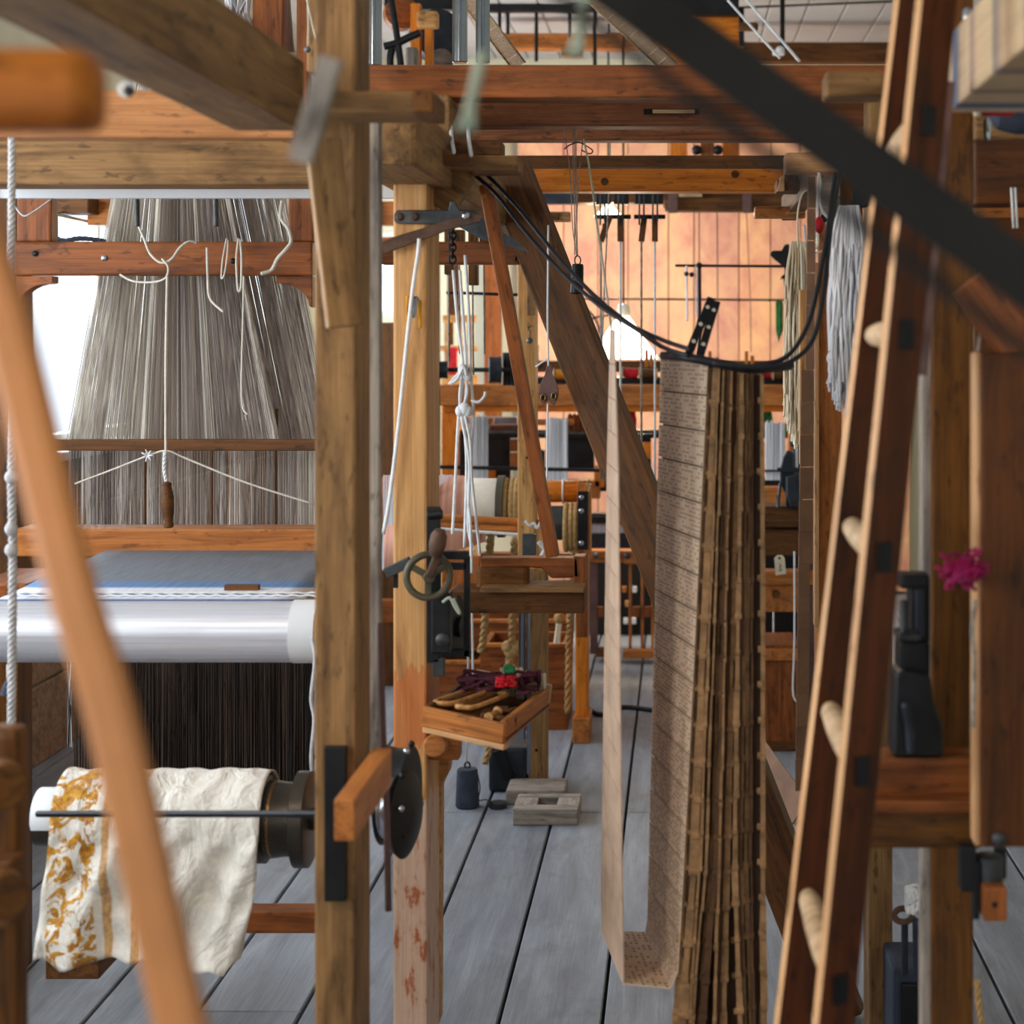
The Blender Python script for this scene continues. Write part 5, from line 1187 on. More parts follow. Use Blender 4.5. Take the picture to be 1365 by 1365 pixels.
# floor weights and blocks
cw = thing('cylinder_weight', 'dark iron cylinder weight with ring resting by the shuttle tray', 'weight', P(623, 1077, 5.93))
lathe('body', [(.036, 0), (.041, .006), (.036, .125), (.032, .132), (.005, .134)], Vector((P(623, 0, 5.93).x, 5.93, .0)), Vector((0, 0, 1)), 'slate', cw, 28)
tube('ring', [Vector((P(623, 0, 5.93).x, 5.93, .143))+Vector((.009*math.cos(k/16*6.283), 0, .011*math.sin(k/16*6.283))) for k in range(16)], .003, 'black', cw, 8, True); cord('cord', [(622, 1018, 5.93), (622, 960, 5.93)], .003, 'cordw', cw)
bs_ = thing('stone_block', 'dark blue stone block standing behind the cylinder weight', 'block', P(676, 1060, 6.3)); 
a, b_ = P(651, 1000, 6.12), P(702, 996, 6.12); bw('body', a.x, b_.x, 6.12, 6.34, 0, b_.z, 'irondark', bs_, .015); dg('dark_strap', 664, 1000, 6.11, 680, 1040, 6.11, 14, .01, 'black', bs_)
ir = thing('iron_disc', 'small flat iron disc on the floorboards by the stone block', 'disc', P(665, 1075, 5.95)); lathe('body', [(.03, 0), (.032, .004), (.03, .02), (.015, .022)], Vector((P(664, 0, 5.92).x, 5.92, 0)), Vector((0, 0, 1)), 'iron', ir, 24)
T(tube('loose_wire', [P(636, 1030, 5.9), P(640, 1050, 5.9), P(638, 1066, 5.9), P(648, 1066, 5.92), P(656, 1070, 5.9)], .002, 'black'), 'loose bent wire on the floor by the cylinder weight', 'wire')
T(rope('rope_end', up_([(652, 985, 6.05), (651, 1002, 6.05), (646, 1018, 6.05)]), .012, 'hemp'), 'frayed rope end hanging under the shuttle tray', 'rope')
fb = thing('floor_block', 'rough grey wooden block under the pale background post', 'block', P(714, 1072, 6.0)); bw('body', P(674, 0, 5.95).x, P(753, 0, 5.95).x, 5.95, 6.12, 0, .052, 'drift', fb, .008)
sbk = thing('slotted_block', 'bleached wooden block with rectangular slot lying on the floor', 'block', P(727, 1100, 5.72))
x0, x1 = P(684, 0, 5.72).x, P(771, 0, 5.72).x
bw('front_bar', x0, x1, 5.70, 5.76, 0, .055, 'drift', sbk, .006); bw('back_bar', x0, x1, 5.85, 5.90, 0, .055, 'drift', sbk, .006); bw('end_bar', x0, x0+.075, 5.755, 5.855, .0, .053, 'drift', sbk, .004); bw('end_bar', x1-.075, x1, 5.755, 5.855, .0, .053, 'drift', sbk, .004); bw('slot_floor', x0+.07, x1-.07, 5.755, 5.855, .0, .02, 'drift', sbk, 0)
fc = tube('floor_cable', [Vector((P(770, 0, 7.35).x, 7.6, .01)), Vector((P(800, 0, 7.4).x, 7.35, .01)), Vector((P(830, 0, 7.5).x, 7.5, .01)), Vector((P(880, 0, 7.4).x, 7.42, .01)), Vector((0, 7.4, .01))], .010, 'cable'); T(fc, 'black cable lying across the far floorboards', 'cable')
# ================================================================ far loom with orange rail, bobbin rack and white warps
lf = thing('ribbon_loom', 'far ribbon loom with long orange rail and narrow white warps', 'loom', P(730, 880, 8.8))
bx('front_rail', 586, 513, 1052, 541, 8.4, .14, 'rail', lf); bx('rail_lip', 590, 541, 1052, 549, 8.43, .10, 'orange', lf)
bx('end_post', 589, 514, 609, 1000, 8.45, .12, 'orange', lf, None, True); bx('end_post', 1052, 500, 1066, 1000, 8.45, .12, 'rail', lf, None, True)
bx('rack_base', 690, 503, 1056, 514, 8.55, .2, 'black', lf); bx('rack_bar', 690, 481, 1056, 496, 8.7, .05, 'brown', lf)
for u, h in ((700, 24), (716, 30), (790, 20), (862, 24), (868, 18), (946, 22), (956, 14), (995, 22), (1003, 16)): bx('rack_peg', u-2.5, 490-h, u+2.5, 490, 8.68, .03, 'rail' if u % 3 else 'iron', lf, .003)
bx('black_frame', 610, 640, 1056, 655, 8.6, .1, 'black', lf); bx('black_rail', 608, 578, 1050, 584, 8.62, .03, 'black', lf); bx('steel_rail', 608, 573, 1050, 578, 8.6, .02, 'iron', lf)
for u0, u1, v0, v1 in ((640, 680, 582, 642), (756, 792, 582, 628), (608, 622, 582, 642), (800, 868, 582, 640), (690, 726, 600, 640)): bx('black_plate', u0, v0, u1, v1, 8.66, .04, 'black', lf)
for u0, u1, v0, v1, m_ in ((680, 692, 586, 602, 'red'), (680, 692, 604, 622, 'rail'), (640, 660, 628, 650, 'orange'), (792, 806, 620, 650, 'orange'), (608, 640, 640, 660, 'rail'), (760, 800, 640, 665, 'rail'), (842, 868, 590, 612, 'orange')): bx('shuttle_block', u0, v0, u1, v1, 8.58, .05, m_, lf)
bx('grey_bundle', 640, 556, 690, 574, 8.75, .08, 'fabricgrey', lf, .01); bx('grey_roll', 652, 566, 692, 574, 8.62, .06, 'plum', lf, .01)
cyl('long_rod', P(570, 622, 8.1), P(800, 627, 8.1), .009, 'black', lf)
for u0, u1, v0, v1 in ((626, 650, 553, 646), (728, 756, 555, 642), (1020, 1046, 560, 640)):
    Ls = []
    for k in range(34): u = u0+(u1-u0)*k/33; Ls.append([P(u, v0+R_.uniform(0, 5), 8.35+R_.uniform(-.01, .01)), P(u+R_.uniform(-.5, .5), v1, 8.32)])
    threads('white_warp', Ls, .0026, 'warpw', lf)['kind'] = 'stuff'
    bx('warp_sheet', u0, v0+4, u1, v1, 8.37, .004, 'warpw', lf, 0)
    bx('warp_comb', u0-12, v0+4, u1+8, v0+12, 8.39, .03, 'rail', lf)
for k in range(9): lathe('wood_pirn', [(.014, 0), (.017, .03), (.012, .08), (.004, .09)], P(760+k*6, 575, 8.6), Vector((0, 0, 1)), 'brown', lf, 12)
bx('thread_tie', 1010, 626, 1062, 629, 8.3, .006, 'iron', lf)
# loose bobbins on the rack
def bobbin(label, u, v, d, mat, w=26, r=8):
    t = thing('yarn_bobbin', label, 'bobbin', P(u, v, d)); L = px(w, d); R0 = px(r, d); c = P(u-w/2, v, d)
    lathe('yarn', [(R0*.55, L*.12), (R0*.8, L*.16), (R0*.8, L*.84), (R0*.55, L*.88)], c, Vector((1, 0, 0)), mat, t, 20)
    for k in (0, .88): lathe('spool_end', [(R0*.5, 0), (R0, .004), (R0, L*.12-.004), (R0*.5, L*.12)], c+Vector((L*k, 0, 0)), Vector((1, 0, 0)), 'pale', t, 20)
for lab, u, v, m_ in (('red bobbin on the far rack nearest the slanting brace', 841, 497, 'crimson'), ('amber bobbin on the far rack beside the heart-shaped plate', 750, 499, 'amber'), ('red bobbin on the far rack just past the card stack', 1018, 497, 'crimson'), ('brown bobbin on the far rack beside the cream hank', 1042, 499, 'brown'), ('brown bobbin on the far rack between red bobbin and card stack', 864, 498, 'brown')): bobbin(lab, u, v, 8.5, m_)
def skein(name, label, u0, u1, v0, v1, d, mat):
    bm = bmesh.new(); r0 = random.Random(int(u0))
    for k in range(36):
        u = r0.uniform(u0, u1); sweep(bm, [P(u*.7+(u0+u1)*.15, v0, d+r0.uniform(-.02, .02)), P(u, (v0+v1)/2, d+r0.uniform(-.03, .03)), P(u*.85+(u0+u1)*.075, v1, d)], .006, 5)
    return T(mesh(name, bm, mat, None, None, True), label, 'yarn')
skein('yarn_skein', 'bright red yarn skein under the far orange rail by the brace', 831, 847, 543, 576, 8.5, 'crimson')
skein('yarn_skein', 'teal green yarn under the far rail past the card stack', 1014, 1030, 548, 574, 8.7, 'green')
skein('yarn_skein', 'green yarn bunch beside the black vise top', 1046, 1060, 566, 580, 8.6, 'green')
skein('yarn_skein', 'purple yarn wisp just above the black bench vise', 1058, 1066, 556, 580, 8.0, 'purple')
# bowtie pulley rod of the far machine, near the pale post
fm = thing('winding_shaft', 'black iron shaft with grooved wheel over the far orange rail', 'shaft', P(640, 512, 8.0))
cyl('shaft', P(588, 493, 7.9), P(700, 493, 7.9), px(3, 7.9), 'black', fm); wheel('shaft_wheel', P(660, 493, 7.9), Vector((1, .15, 0)), px(18, 7.9), .06, 'irondark', fm); wheel('shaft_collar', P(590, 493, 7.9), Vector((1, .1, 0)), px(12, 7.9), .05, 'black', fm)
for k in range(4): bx('stand_plate', 670+k*5, 470, 673+k*5, 514, 7.95, .1, 'irondark', fm)
bx('shaft_column', 572, 345, 584, 660, 7.9, .08, 'irondark', fm, None, True)
wf_ = thing('warping_stand', 'small pale wooden frame holding red thread far behind white cords', 'frame', P(608, 500, 9.8))
bx('top_bar', 590, 420, 634, 430, 9.8, .05, 'gold', wf_); bx('upright', 592, 428, 599, 505, 9.8, .05, 'pale', wf_); bx('upright', 622, 428, 630, 505, 9.8, .05, 'pale', wf_); bx('mid_bar', 586, 461, 636, 468, 9.78, .04, 'gold', wf_); bx('red_yarn', 598, 463, 609, 500, 9.76, .02, 'crimson', wf_, .004)
bx('slat', 599, 430, 604, 460, 9.82, .02, 'dark', wf_); bx('slat', 611, 430, 616, 460, 9.82, .02, 'pale', wf_); bx('hanging_block', 596, 352, 612, 420, 9.7, .05, 'brown', wf_); bx('base_bar', 588, 500, 636, 512, 9.8, .05, 'gold', wf_, None, True)
# heddle blocks hanging behind the red rail
for k, (u, v0, v1) in enumerate(((598, 300, 366), (612, 306, 352), (630, 306, 380), (645, 308, 352))):
    t = thing('heddle_block', ('brown hanging heddle block behind the red rail, first from the pale post', 'brown hanging heddle block behind the red rail, second from the pale post', 'brown hanging heddle block behind the red rail, third from the pale post', 'brown hanging heddle block behind the red rail, nearest the stick')[k], 'block', P(u, v1, 5.2))
    bx('body', u-6, v0, u+6, v1, 5.2, .05, 'brown', t); cord('cord', [(u, v1, 5.2), (u+1, v1+120, 5.2)], .003, 'drift', t)
T(rod('iron_bar', 595, 390, 6.6, 690, 393, 6.6, .006, 'black'), 'thin horizontal black bar behind the white cord bundle', 'bar')
# ---------------------------------------------------------------- dark treadle loom at the end of the aisle
tl = thing('treadle_loom', 'dark loom with upright wooden treadle rods at the aisle end', 'loom', P(830, 885, 8.7))
bx('orange_cap', 786, 734, 860, 750, 8.6, .1, 'rail', tl); bx('orange_cap', 832, 734, 892, 752, 8.58, .1, 'rail', tl)
for u in (794, 824, 836): lathe('round_bolt', [(.016, 0), (.014, .006), (.004, .012)], P(u, 741, 8.58), Vector((0, -1, 0)), 'iron', tl, 16)
bx('plum_post', 786, 742, 796, 872, 8.62, .08, 'plum', tl)
for u, v0, v1, t in ((825, 750, 808, 4), (840, 750, 868, 4), (856, 750, 868, 4), (812, 752, 868, 4), (870, 752, 868, 4)): bx('treadle_rod', u-2, v0, u+2, v1, 8.66, .03, 'rail', tl, .003)
for u in (799, 848, 864): bx('red_tab', u-5, 809, u+5, 823, 8.63, .03, 'red', tl)
bx('foot_bar', 794, 866, 826, 876, 8.6, .08, 'brown', tl); bx('foot_bar', 830, 868, 900, 878, 8.56, .08, 'rail', tl)
bx('dark_beam', 784, 712, 900, 735, 8.9, .2, 'irondark', tl); bx('steel_beam', 784, 684, 900, 690, 8.85, .06, 'iron', tl); bx('dark_upper', 784, 690, 900, 698, 8.9, .06, 'irondark', tl)
bx('white_bundle', 780, 696, 836, 714, 8.95, .1, 'warpw', tl, .02)
bx('back_shade', 780, 735, 905, 890, 9.4, .3, 'void', tl, None, True)  # dark slab standing in for the shade behind this loom
for u, v, m_ in ((832, 786, 'rail'), (846, 786, 'warpw'), (836, 805, 'gold'), (834, 828, 'warpw'), (845, 828, 'warpw')): bx('loose_block', u-3, v-4, u+3, v+4, 9.35, .03, m_, tl, .003)
# ---------------------------------------------------------------- bench, vise and chest past the card stack
bn = thing('work_bench', 'brown double-rail bench carrying the black vise past the card stack', 'bench', P(1045, 1000, 7.0))
bx('top_rail', 1010, 675, 1100, 703, 6.7, .20, 'brown', bn); bx('lower_rail', 1010, 706, 1100, 741, 6.72, .12, 'brown', bn); bx('bench_leg', 1066, 738, 1086, 1000, 6.8, .08, 'plum', bn, None, True); bx('orange_back', 1010, 650, 1062, 676, 7.2, .1, 'rail', bn)
vs_ = thing('bench_vise', 'small dark iron vise with upright screw on the brown bench', 'vise', P(1055, 675, 6.7))
bx('screw_frame', 1058, 588, 1067, 632, 6.72, .06, 'irondark', vs_, .006); bx('screw_head', 1053, 586, 1066, 595, 6.7, .06, 'iron', vs_, .006); bx('screw_slot', 1060, 596, 1064, 626, 6.71, .02, 'steel', vs_)
prism('side_cheek', [(1040, 626), (1044, 610), (1050, 600), (1058, 604), (1058, 650), (1052, 662), (1046, 656), (1040, 645)], 6.68, .03, 'irondark', vs_, .004)
prism('jaw_body', [(1048, 636), (1066, 630), (1068, 660), (1072, 672), (1072, 677), (1054, 677), (1048, 662)], 6.64, .10, 'irondark', vs_, .006); bx('jaw_bar', 1036, 624, 1064, 629, 6.66, .03, 'irondark', vs_); bx('leg', 1048, 660, 1055, 677, 6.66, .04, 'black', vs_); bx('leg', 1035, 660, 1039, 677, 6.66, .03, 'iron', vs_); cyl('strut', P(1037, 676, 6.66), P(1040, 644, 6.67), .006, 'iron', vs_)
tg = thing('paper_tag', 'cream paper tag hanging under the brown bench rail', 'tag', P(1040, 766, 6.6))
prism('tag', [(1032, 744), (1036, 740), (1043, 740), (1046, 744), (1048, 765), (1034, 767)], 6.6, .003, 'paper', tg, 0); lathe('punch_hole', [(.005, 0), (.004, .001)], P(1039, 744, 6.599), Vector((0, -1, 0)), 'void', tg, 10)
cord('ink_mark', [(1038, 752, 6.597), (1041, 754, 6.597), (1039, 757, 6.597), (1042, 760, 6.597)], .0012, 'irondark', tg); cord('ink_mark', [(1037, 761, 6.597), (1043, 760, 6.597)], .001, 'irondark', tg)
cd = thing('drawer_unit', 'orange-brown drawer with dark knot under the paper tag', 'drawer', P(1042, 815, 6.75))
bx('rail', 1010, 762, 1092, 780, 6.75, .1, 'rail', cd); bx('drawer_front', 1012, 780, 1066, 816, 6.77, .2, 'rail', cd); lathe('knob', [(.008, 0), (.016, .006), (.014, .014), (.004, .016)], P(1034, 791, 6.77), Vector((0, -1, 0)), 'dark', cd, 18)
ct = thing('floor_chest', 'reddish wooden chest on the floor past the card stack', 'chest', P(1042, 1000, 6.8))
bw('body', P(1000, 0, 6.75).x, P(1066, 0, 6.75).x, 6.75, 7.1, 0, P(0, 880, 6.75).z, 'red', ct); bx('lid', 996, 866, 1068, 881, 6.73, .4, 'rail', ct); bx('top_strip', 996, 860, 1066, 866, 6.76, .3, 'red', ct); bx('base_strip', 1000, 990, 1068, 1001, 6.73, .05, 'brown', ct)
bx('gap_shade', 1008, 738, 1070, 866, 7.4, .1, 'void', bn, None, False)  # dark panel standing in for the shade in the gap under the bench
for pts, lab in (([(1059, 735, 6.55), (1059, 850, 6.55), (1057, 921, 6.55), (1063, 936, 6.55)], 'thin white cord dropping past the orange drawer to the chest'), ([(1031, 815, 7.1), (1031, 862, 7.1)], 'short thin pale cord in the dark gap above the chest')): string('thin_white_string', lab, pts, .004, 'cordw', 'cord')
lbk = dg('leaning_board', 1026, 1040, 5.2, 1062, 1092, 5.0, 16, .03, 'pale', None); T(lbk, 'short pale board end on the floor behind the slanting brace foot', 'board')
# ================================================================ hanging gear before the peach panels
iw = thing('hanging_weight', 'black iron weight hung on fine threads before the peach panels', 'weight', P(770, 393, 3.9))
lathe('body', [(.012, 0), (.0145, .003), (.0135, .062), (.012, .068), (.003, .069)], P(769, 392, 3.9), Vector((.03, 0, 1)), 'black', iw, 24)
tube('ring', [P(770+4*math.cos(k/14*6.283), 347+6*math.sin(k/14*6.283), 3.9) for k in range(14)], .0018, 'black', iw, 6, True)
for pts in ([(752, 174, 3.9), (760, 232, 3.9), (763, 300, 3.9), (769, 342, 3.9)], [(764, 172, 3.9), (764, 232, 3.9), (766, 280, 3.9), (769, 342, 3.9)], [(768, 172, 3.9), (768, 260, 3.9), (770, 342, 3.9)], [(779, 172, 3.9), (772, 232, 3.9), (769, 290, 3.9), (770, 342, 3.9)], [(766, 172, 3.9), (766, 340, 3.9)]): cord('thread', pts, .0013, 'drift', iw)
cord('wire_hook', [(752, 199, 3.88), (760, 193, 3.88), (772, 190, 3.88), (784, 196, 3.88), (790, 201, 3.88), (786, 205, 3.88), (775, 200, 3.88)], .0016, 'black', iw)
labs = ('hanging wooden pulley block on black irons, nearest the small lamp', 'second hanging pulley block past the small lamp', 'third hanging pulley block, with a dark twin plate', 'last hanging pulley block, towards the vertical iron stand')
for k, (u, tilt, ub) in enumerate(((803, 10, 801), (827, 0, 827), (855, 4, 855), (873, 0, 873))):
    t = thing('pulley_block', labs[k], 'pulley', P(ub, 322, 6.2))
    dg('wood_arm', u+tilt, 288, 6.2, ub, 322, 6.2, 8, .03, 'brown', t); bx('slot', ub-1.2+tilt*.3, 298, ub+1.2+tilt*.3, 309, 6.195, .004, 'void', t, 0)
    bx('iron_strap', u-4, 254, u-1.6, 300, 6.17, .01, 'iron', t); bx('iron_strap', u+2, 254, u+4.4, 296, 6.17, .01, 'irondark', t); bx('top_plate', u-9, 254, u+11, 272, 6.3, .03, 'black', t); cyl('axle', P(u-10, 289, 6.2), P(u+14, 289, 6.2), .008, 'black', t)
    cord('cord', [(ub, 322, 6.2), (ub, 640 if k != 2 else 614, 6.2)], .0045, ['drift', 'cordw', 'drift', 'cordw'][k], t)
    if k == 2: lathe('cord_weight', [(.002, 0), (.010, .004), (.012, .02), (.006, .03)], P(ub, 628, 6.2), Vector((0, 0, 1)), 'drift', t, 14)
bmr = thing('pulley_beam', 'dark brown beam with rolled cloth behind the orange crossbar', 'beam', P(880, 270, 8.6))
bx('beam', 690, 256, 1068, 270, 8.6, .15, 'dark', bmr); bx('rolled_cloth', 884, 262, 1060, 282, 8.5, .1, 'brown', bmr, .03); bx('pale_board', 905, 256, 936, 262, 8.45, .02, 'pale', bmr); bx('grey_board', 690, 255, 768, 272, 8.4, .03, 'irondark', bmr)
for u in (897, 996): bx('cloth_tab', u-6, 256, u+6, 284, 8.46, .01, 'plum', bmr, .002)
isd = thing('iron_stand', 'slender black iron stand with crossarm before the peach panels', 'stand', P(932, 490, 7.5))
cyl('upright', P(933, 520, 7.5), P(932, 350, 7.5), .009, 'black', isd); cyl('crossarm', P(900, 354, 7.48), P(1046, 355, 7.48), .006, 'black', isd); ball('joint', P(932, 354, 7.48), .014, 'black', isd)
prism('clamp', [(1027, 337), (1031, 334), (1042, 334), (1046, 326), (1052, 325), (1053, 356), (1048, 360), (1043, 354), (1034, 347), (1027, 341)], 7.45, .02, 'black', isd, .002)
prism('wing_nut', [(1046, 358), (1050, 358), (1050, 366), (1053, 370), (1051, 374), (1048, 371), (1046, 384), (1044, 371), (1040, 373), (1042, 368), (1046, 365)], 7.45, .012, 'black', isd, .001)
for u, v1 in ((915, 428), (927, 420)): cord('hanging_thread', [(u, 354, 7.46), (u+.5, 390, 7.46), (u+1, v1, 7.46)], .005 if u < 920 else .003, 'cordw', isd)
ball('small_weight', P(915, 365, 7.45), .011, 'iron', isd); ball('small_weight', P(922, 366, 7.45), .011, 'black', isd)
T(rod('wire_line', 745, 398, 9.6, 1046, 400, 9.6, .006, 'black'), 'thin dark wire stretched level across the peach panels', 'wire')
for u in (684, 700, 708, 718, 861): pass
T(cord('hanging_thread', [(956, 268, 9.5), (957, 480, 9.5)], .004, 'plum'), 'fine dark thread hanging straight before the peach panels, past the iron stand', 'thread')
T(cord('hanging_thread', [(932, 266, 9.5), (932, 350, 9.5)], .004, 'plum'), 'fine thread hanging above the iron stand joint', 'thread')
T(cord('hanging_thread', [(995, 282, 9.5), (1000, 398, 9.5), (1001, 470, 9.5)], .003, 'plum'), 'fine crooked thread before the peach panels near the cream hank', 'thread')
T(cord('hanging_thread', [(813, 175, 5.5), (812, 250, 5.6), (804, 420, 5.8), (800, 560, 5.9)], .003, 'drift'), 'long fine grey thread hanging near the small lamp', 'thread')
pl = thing('green_ribbon', 'narrow green streaked strip hanging beside the cream yarn hank', 'ribbon', P(1040, 440, 8.0)); prism('blade', [(1034, 402), (1040, 400), (1044, 404), (1044, 440), (1038, 456), (1034, 440)], 8.0, .01, 'leaf', pl, .002); bx('midrib', 1038, 404, 1040, 448, 7.995, .004, 'green', pl, 0)
for pts, lab in (([(742, 424, 8.6), (760, 400, 8.6), (790, 420, 8.6), (802, 450, 8.6)], 'thin curved wire arching behind the upper brace'), ([(776, 440, 8.5), (790, 425, 8.5), (812, 420, 8.5)], 'short curved wire end near the big lamp')): T(cord('curved_wire', pts, .006, 'iron'), lab, 'wire')
# ================================================================ machinery above the crossbars
def pipe(label, u0, u1, v1, d): 
    c = (u0+u1)/2; a = P(c, v1, d); t = T(cyl('steel_pipe', a, Vector((a.x, d, ZC)), px((u1-u0)/2, d), 'pipe'), label, 'pipe'); return t
pipe('blue-grey steel pipe rising from the crossbar, nearest the front post', 488, 509, 88, 3.62)
pipe('blue-grey steel pipe rising from the crossbar, middle of three', 603, 623, 84, 4.0)
pipe('blue-grey steel pipe rising from the crossbar, nearest the perforated band', 634, 653, 84, 4.2)
jm = thing('overhead_machine', 'dark pulley machinery with ochre posts seen between the steel pipes', 'machine', P(550, 80, 6.5))
bx('ochre_post', 547, 4, 560, 110, 6.5, .05, 'orange', jm); bx('ochre_post', 566, 30, 576, 110, 6.5, .05, 'orange', jm); bx('pale_top', 555, 14, 583, 36, 6.45, .06, 'gold', jm, .01); bx('pale_block', 540, 62, 556, 110, 6.4, .06, 'drift', jm, .012)
wheel('drum_wheel', P(534, 18, 6.6), Vector((.3, -1, 0)), px(22, 6.6), .08, 'red', jm); wheel('grey_wheel', P(582, 48, 6.8), Vector((.5, -1, 0)), px(34, 6.8), .08, 'irondark', jm); lathe('wheel_web', [(px(26, 6.8), 0), (px(26, 6.8), .02), (.02, .04)], P(582, 48, 6.85), Vector((.5, -1, 0)), 'irondark', jm, 30)
cord('iron_arm', [(520, -10, 6.3), (528, 40, 6.3), (534, 84, 6.3), (535, 110, 6.3)], .013, 'black', jm); cord('iron_arm', [(512, 62, 6.3), (528, 58, 6.3), (545, 50, 6.3), (560, 44, 6.3)], .015, 'black', jm); cord('iron_arm', [(523, 64, 6.3), (520, 80, 6.3), (522, 110, 6.3)], .014, 'black', jm)
bx('top_bar', 512, -2, 640, 12, 6.9, .06, 'black', jm)
for _u in (520, 634): _p = P(_u, 0, 6.93); cyl('hanger_rod', _p, Vector((_p.x, _p.y, ZC)), .014, 'black', jm); wheel('lower_wheel', P(588, 82, 6.7), Vector((.2, -1, 0)), px(16, 6.7), .05, 'drift', jm)
hr = thing('ceiling_rail', 'black iron rail with thin drop rods under the grey ceiling', 'rail', P(720, 10, 9.2))
bx('rail', 640, 4, 905, 15, 9.2, .06, 'black', hr)
for u, v1 in ((666, 50), (677, 46), (715, 82), (760, 50), (793, 90)): cyl('drop_rod', P(u, v1, 9.25), P(u, 12, 9.25), .010, 'black', hr)
cw_ = thing('roof_timber', 'pale brown timber under the ceiling behind the drop rods', 'timber', P(730, 60, 9.6)); bx('timber', 660, 44, 890, 64, 9.6, .12, 'rail', cw_); bx('bracket', 748, 64, 776, 74, 9.58, .08, 'grey', cw_)
cw2 = thing('roof_timber', 'dark brown timber under the ceiling beyond the slanting white cords', 'timber', P(1080, 70, 9.7)); bx('timber', 985, 56, 1560, 82, 9.7, .12, 'brown', cw2)
oc = thing('ochre_gantry', 'tall ochre wooden posts and head behind the black belt', 'frame', P(935, 210, 7.6))
bx('head', 890, 22, 986, 84, 8.56, .12, 'orange', oc); bx('upright', 893, 84, 916, 256, 8.62, .1, 'orange', oc); bx('upright', 963, 84, 985, 256, 8.62, .1, 'orange', oc)
bx('black_top', 880, -8, 985, 20, 8.5, .14, 'black', oc); bx('black_side', 985, 10, 992, 62, 8.55, .1, 'black', oc); bx('reddish_block', 934, 186, 952, 256, 8.52, .08, 'red', oc)
for u in (929, 957): ball('side_knob', P(u, 200, 8.5), .025, 'black', oc)
bk = thing('grey_block', 'grey wooden blocks high up beside the ochre frame', 'block', P(865, 45, 8)); bx('upper', 850, 30, 876, 42, 8.48, .06, 'iron', bk); bx('lower', 856, 42, 894, 52, 8.5, .06, 'brown', bk)
pg = thing('wall_peg', 'small tan wooden peg high beside the black ceiling pipe', 'peg', P(1000, 34, 8)); bx('peg', 984, 29, 1011, 40, 8.2, .05, 'brown', pg, .012)
cp = thing('ceiling_pipe', 'black drop pipe hanging from the grey ceiling', 'pipe', P(1043, 60, 9.0)); cyl('pipe', P(1043, 66, 9.0), Vector((P(1043, 0, 9.0).x, 9.0, ZC)), .013, 'black', cp)
wc2 = thing('white_connector', 'small white plug at the foot of the black drop pipe', 'plug', P(1040, 70, 8.6)); ball('plug', P(1040, 66, 8.6), .022, 'cordw', wc2, (1, 1, .8)); bx('tail', 1030, 66, 1046, 73, 8.6, .04, 'cordw', wc2, .008)
string('slanting_string', 'white cord slanting down past the white plug, lower of two', [(970, 0, 6.4), (1002, 36, 6.4), (1040, 78, 6.4)], .005, 'cordw', 'cord')
string('slanting_string', 'white cord slanting down past the black drop pipe, upper of two', [(992, -4, 6.4), (1030, 40, 6.4), (1066, 82, 6.4)], .006, 'cordw', 'cord')
T(rod('ceiling_wire', 985, 10, 9.1, 1190, 2, 9.1, .006, 'iron'), 'thin straight wire under the ceiling boards', 'wire')
def band(label, u0, v0, u1, v1, w, d0, d1):
    t = thing('perforated_band', label, 'band', P(u1, v1, d1)); a, b_ = P(u0, v0, d0), P(u1, v1, d1); ax = (b_-a).normalized(); side = ax.cross(Vector((0, 1, .35))).normalized()*px(w/2, d0)
    n = 9
    for k in range(n):
        p, q = a.lerp(b_, k/n+.003), a.lerp(b_, (k+1)/n-.003); card('band_card', [p-side, q-side, q+side, p+side], 'card', t, .002)
    for s in (-1, 1): tube('band_edge', [a+side*s, b_+side*s], .003, 'pale', t, 6)
band('pale perforated band slanting down between the steel pipes', 606, -24, 692, 88, 20, 4.3, 4.5)
band('reddish perforated band slanting down beside the black belt', 776, -20, 896, 92, 22, 4.3, 4.6)
# upper left: post, boards, hanks
up1 = thing('upper_post', 'grey-beige wooden post rising behind the diagonal overhead beam end', 'post', P(430, 120, 3.4)); bx('shaft', 408, -60, 462, 96, 3.1, .1, 'grey', up1)
up2 = thing('upper_board', 'red-brown upright board above the diagonal beam beside yarn hank', 'board', P(360, 80, 4.3)); bx('board', 336, -40, 377, 140, 4.3, .05, 'red', up2)
up3_ = thing('upper_board', 'narrow reddish board beside the grey-beige post at the top', 'board', P(401, 80, 4.3)); bx('board', 395, -40, 410, 140, 4.3, .05, 'red', up3_)
Ls = [[P(300+R_.random()*36, -10, 4.4+R_.uniform(-.04, .04)), P(303+R_.random()*34, 36+R_.uniform(-8, 8), 4.4)] for k in range(60)]
T(threads('yarn_hank', Ls, .003, 'yarnw', None, 4), 'short pale yarn hank at the very top above the diagonal beam', 'yarn')
Ls = [[P(378+R_.random()*7, -10, 4.4), P(380+R_.random()*12, 70, 4.4)] for k in range(26)]
T(threads('yarn_hank', Ls, .003, 'silk', None, 4), 'narrow grey thread bunch between the two upper boards', 'yarn')
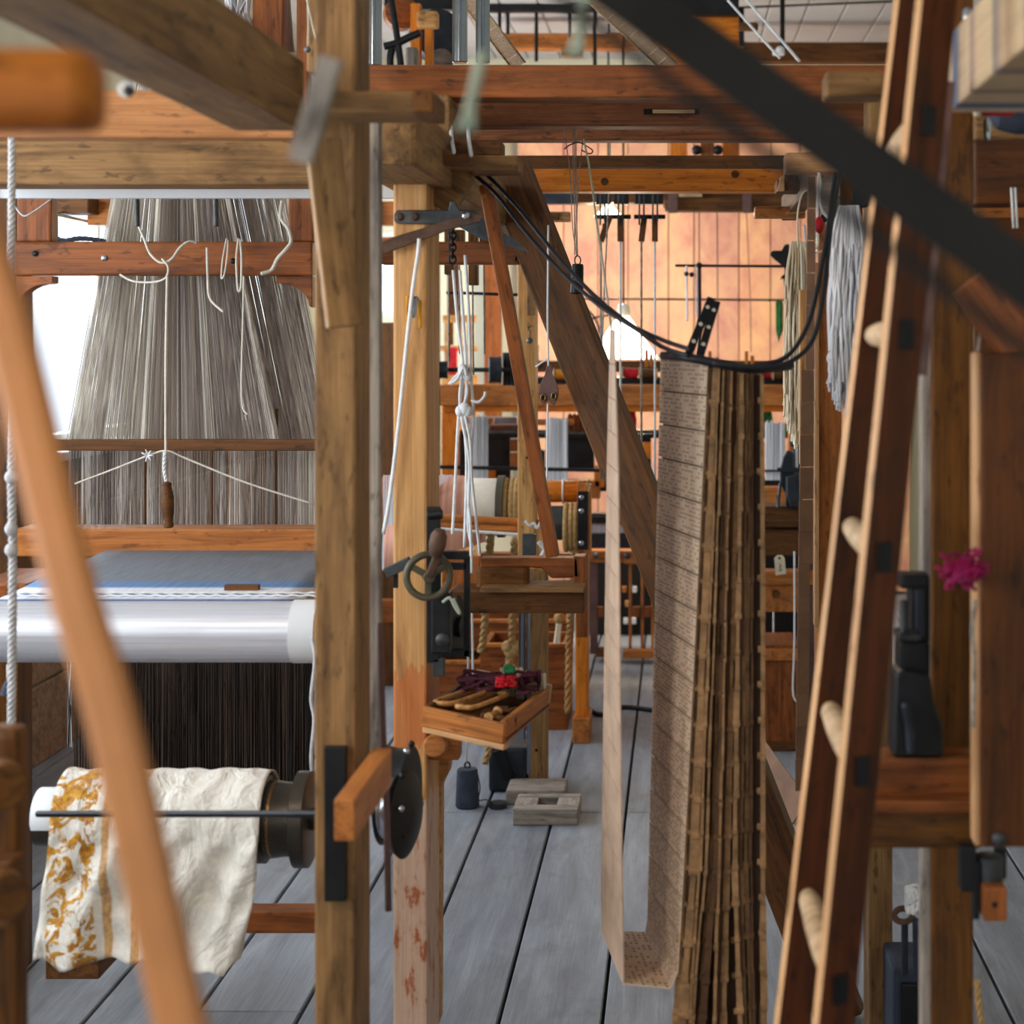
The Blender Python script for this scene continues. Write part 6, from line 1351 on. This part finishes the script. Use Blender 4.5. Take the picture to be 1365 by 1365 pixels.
lb2 = thing('lead_ball', 'small lead ball hanging on thread before the grey-beige top post', 'weight', P(410, 66, 3.0)); ball('ball', P(410, 66, 3.0), .006, 'lead', lb2); cord('thread', [(409, -10, 3.0), (411, 30, 3.0), (410, 62, 3.0)], .001, 'cord', lb2)
for pts, lab in (([(408, -5, 3.0), (418, 40, 3.0), (428, 82, 3.0)], 'thin slanting thread across the grey-beige top post'), ([(476, -5, 3.5), (470, 40, 3.5), (466, 84, 3.5)], 'thin pale thread between grey-beige post and steel pipe')): string('thin_thread', lab, pts, .0014, 'cord', 'thread')
# ================================================================ groups of repeats
GROUPS = {'crossbar': 'wooden crossbars over the aisle', 'cable': 'black cables looping around the card stack', 'looped_string': 'loose strings over the harness rail', 'pulley_block': 'hanging pulley blocks before the peach panels',
 'yarn_bobbin': 'yarn bobbins on the far rack', 'yarn_skein': 'coloured yarn skeins under the far rail', 'steel_pipe': 'steel pipes rising from the crossbar', 'heddle_block': 'heddle blocks behind the red rail', 'shuttle': 'shuttles in the tray',
 'yarn_heap': 'yarn scraps in the tray', 'hemp_rope': 'hemp ropes holding the weight boxes', 'rope_knot': 'rope knots over the weight boxes', 'weight_box': 'wooden weight boxes under the middle loom', 'hank_loop': 'cords around the hanging hanks',
 'yarn_hank': 'hanging yarn hanks', 'pendant_lamp': 'pendant lamps of the weaving room', 'perforated_band': 'perforated bands slanting overhead', 'slanting_string': 'white cords slanting under the ceiling', 'hanging_thread': 'fine threads before the peach panels',
 'curved_wire': 'curved wires near the big lamp', 'thin_white_string': 'thin straight white cords', 'frayed_twine': 'frayed cord ends dangling close to the viewer', 'warp_hook': 'short iron hooks over the warp', 'mortised_block': 'small mortised arms under the beams',
 'beam_block': 'pale blocks at the crossbar ends', 'lead_ball': 'small lead balls on threads', 'roof_timber': 'timbers under the ceiling', 'upper_board': 'upright boards above the diagonal beam', 'thin_thread': 'thin threads by the top post', 'hanging_string': 'white cords by the pale post', 'loom_post': 'free-standing loom posts'}
for o in list(COL.objects):
    if o.parent is None and o.get('category'):
        k = o.name.split('.')[0]
        if k in GROUPS and not o.get('group'): o['group'] = GROUPS[k]
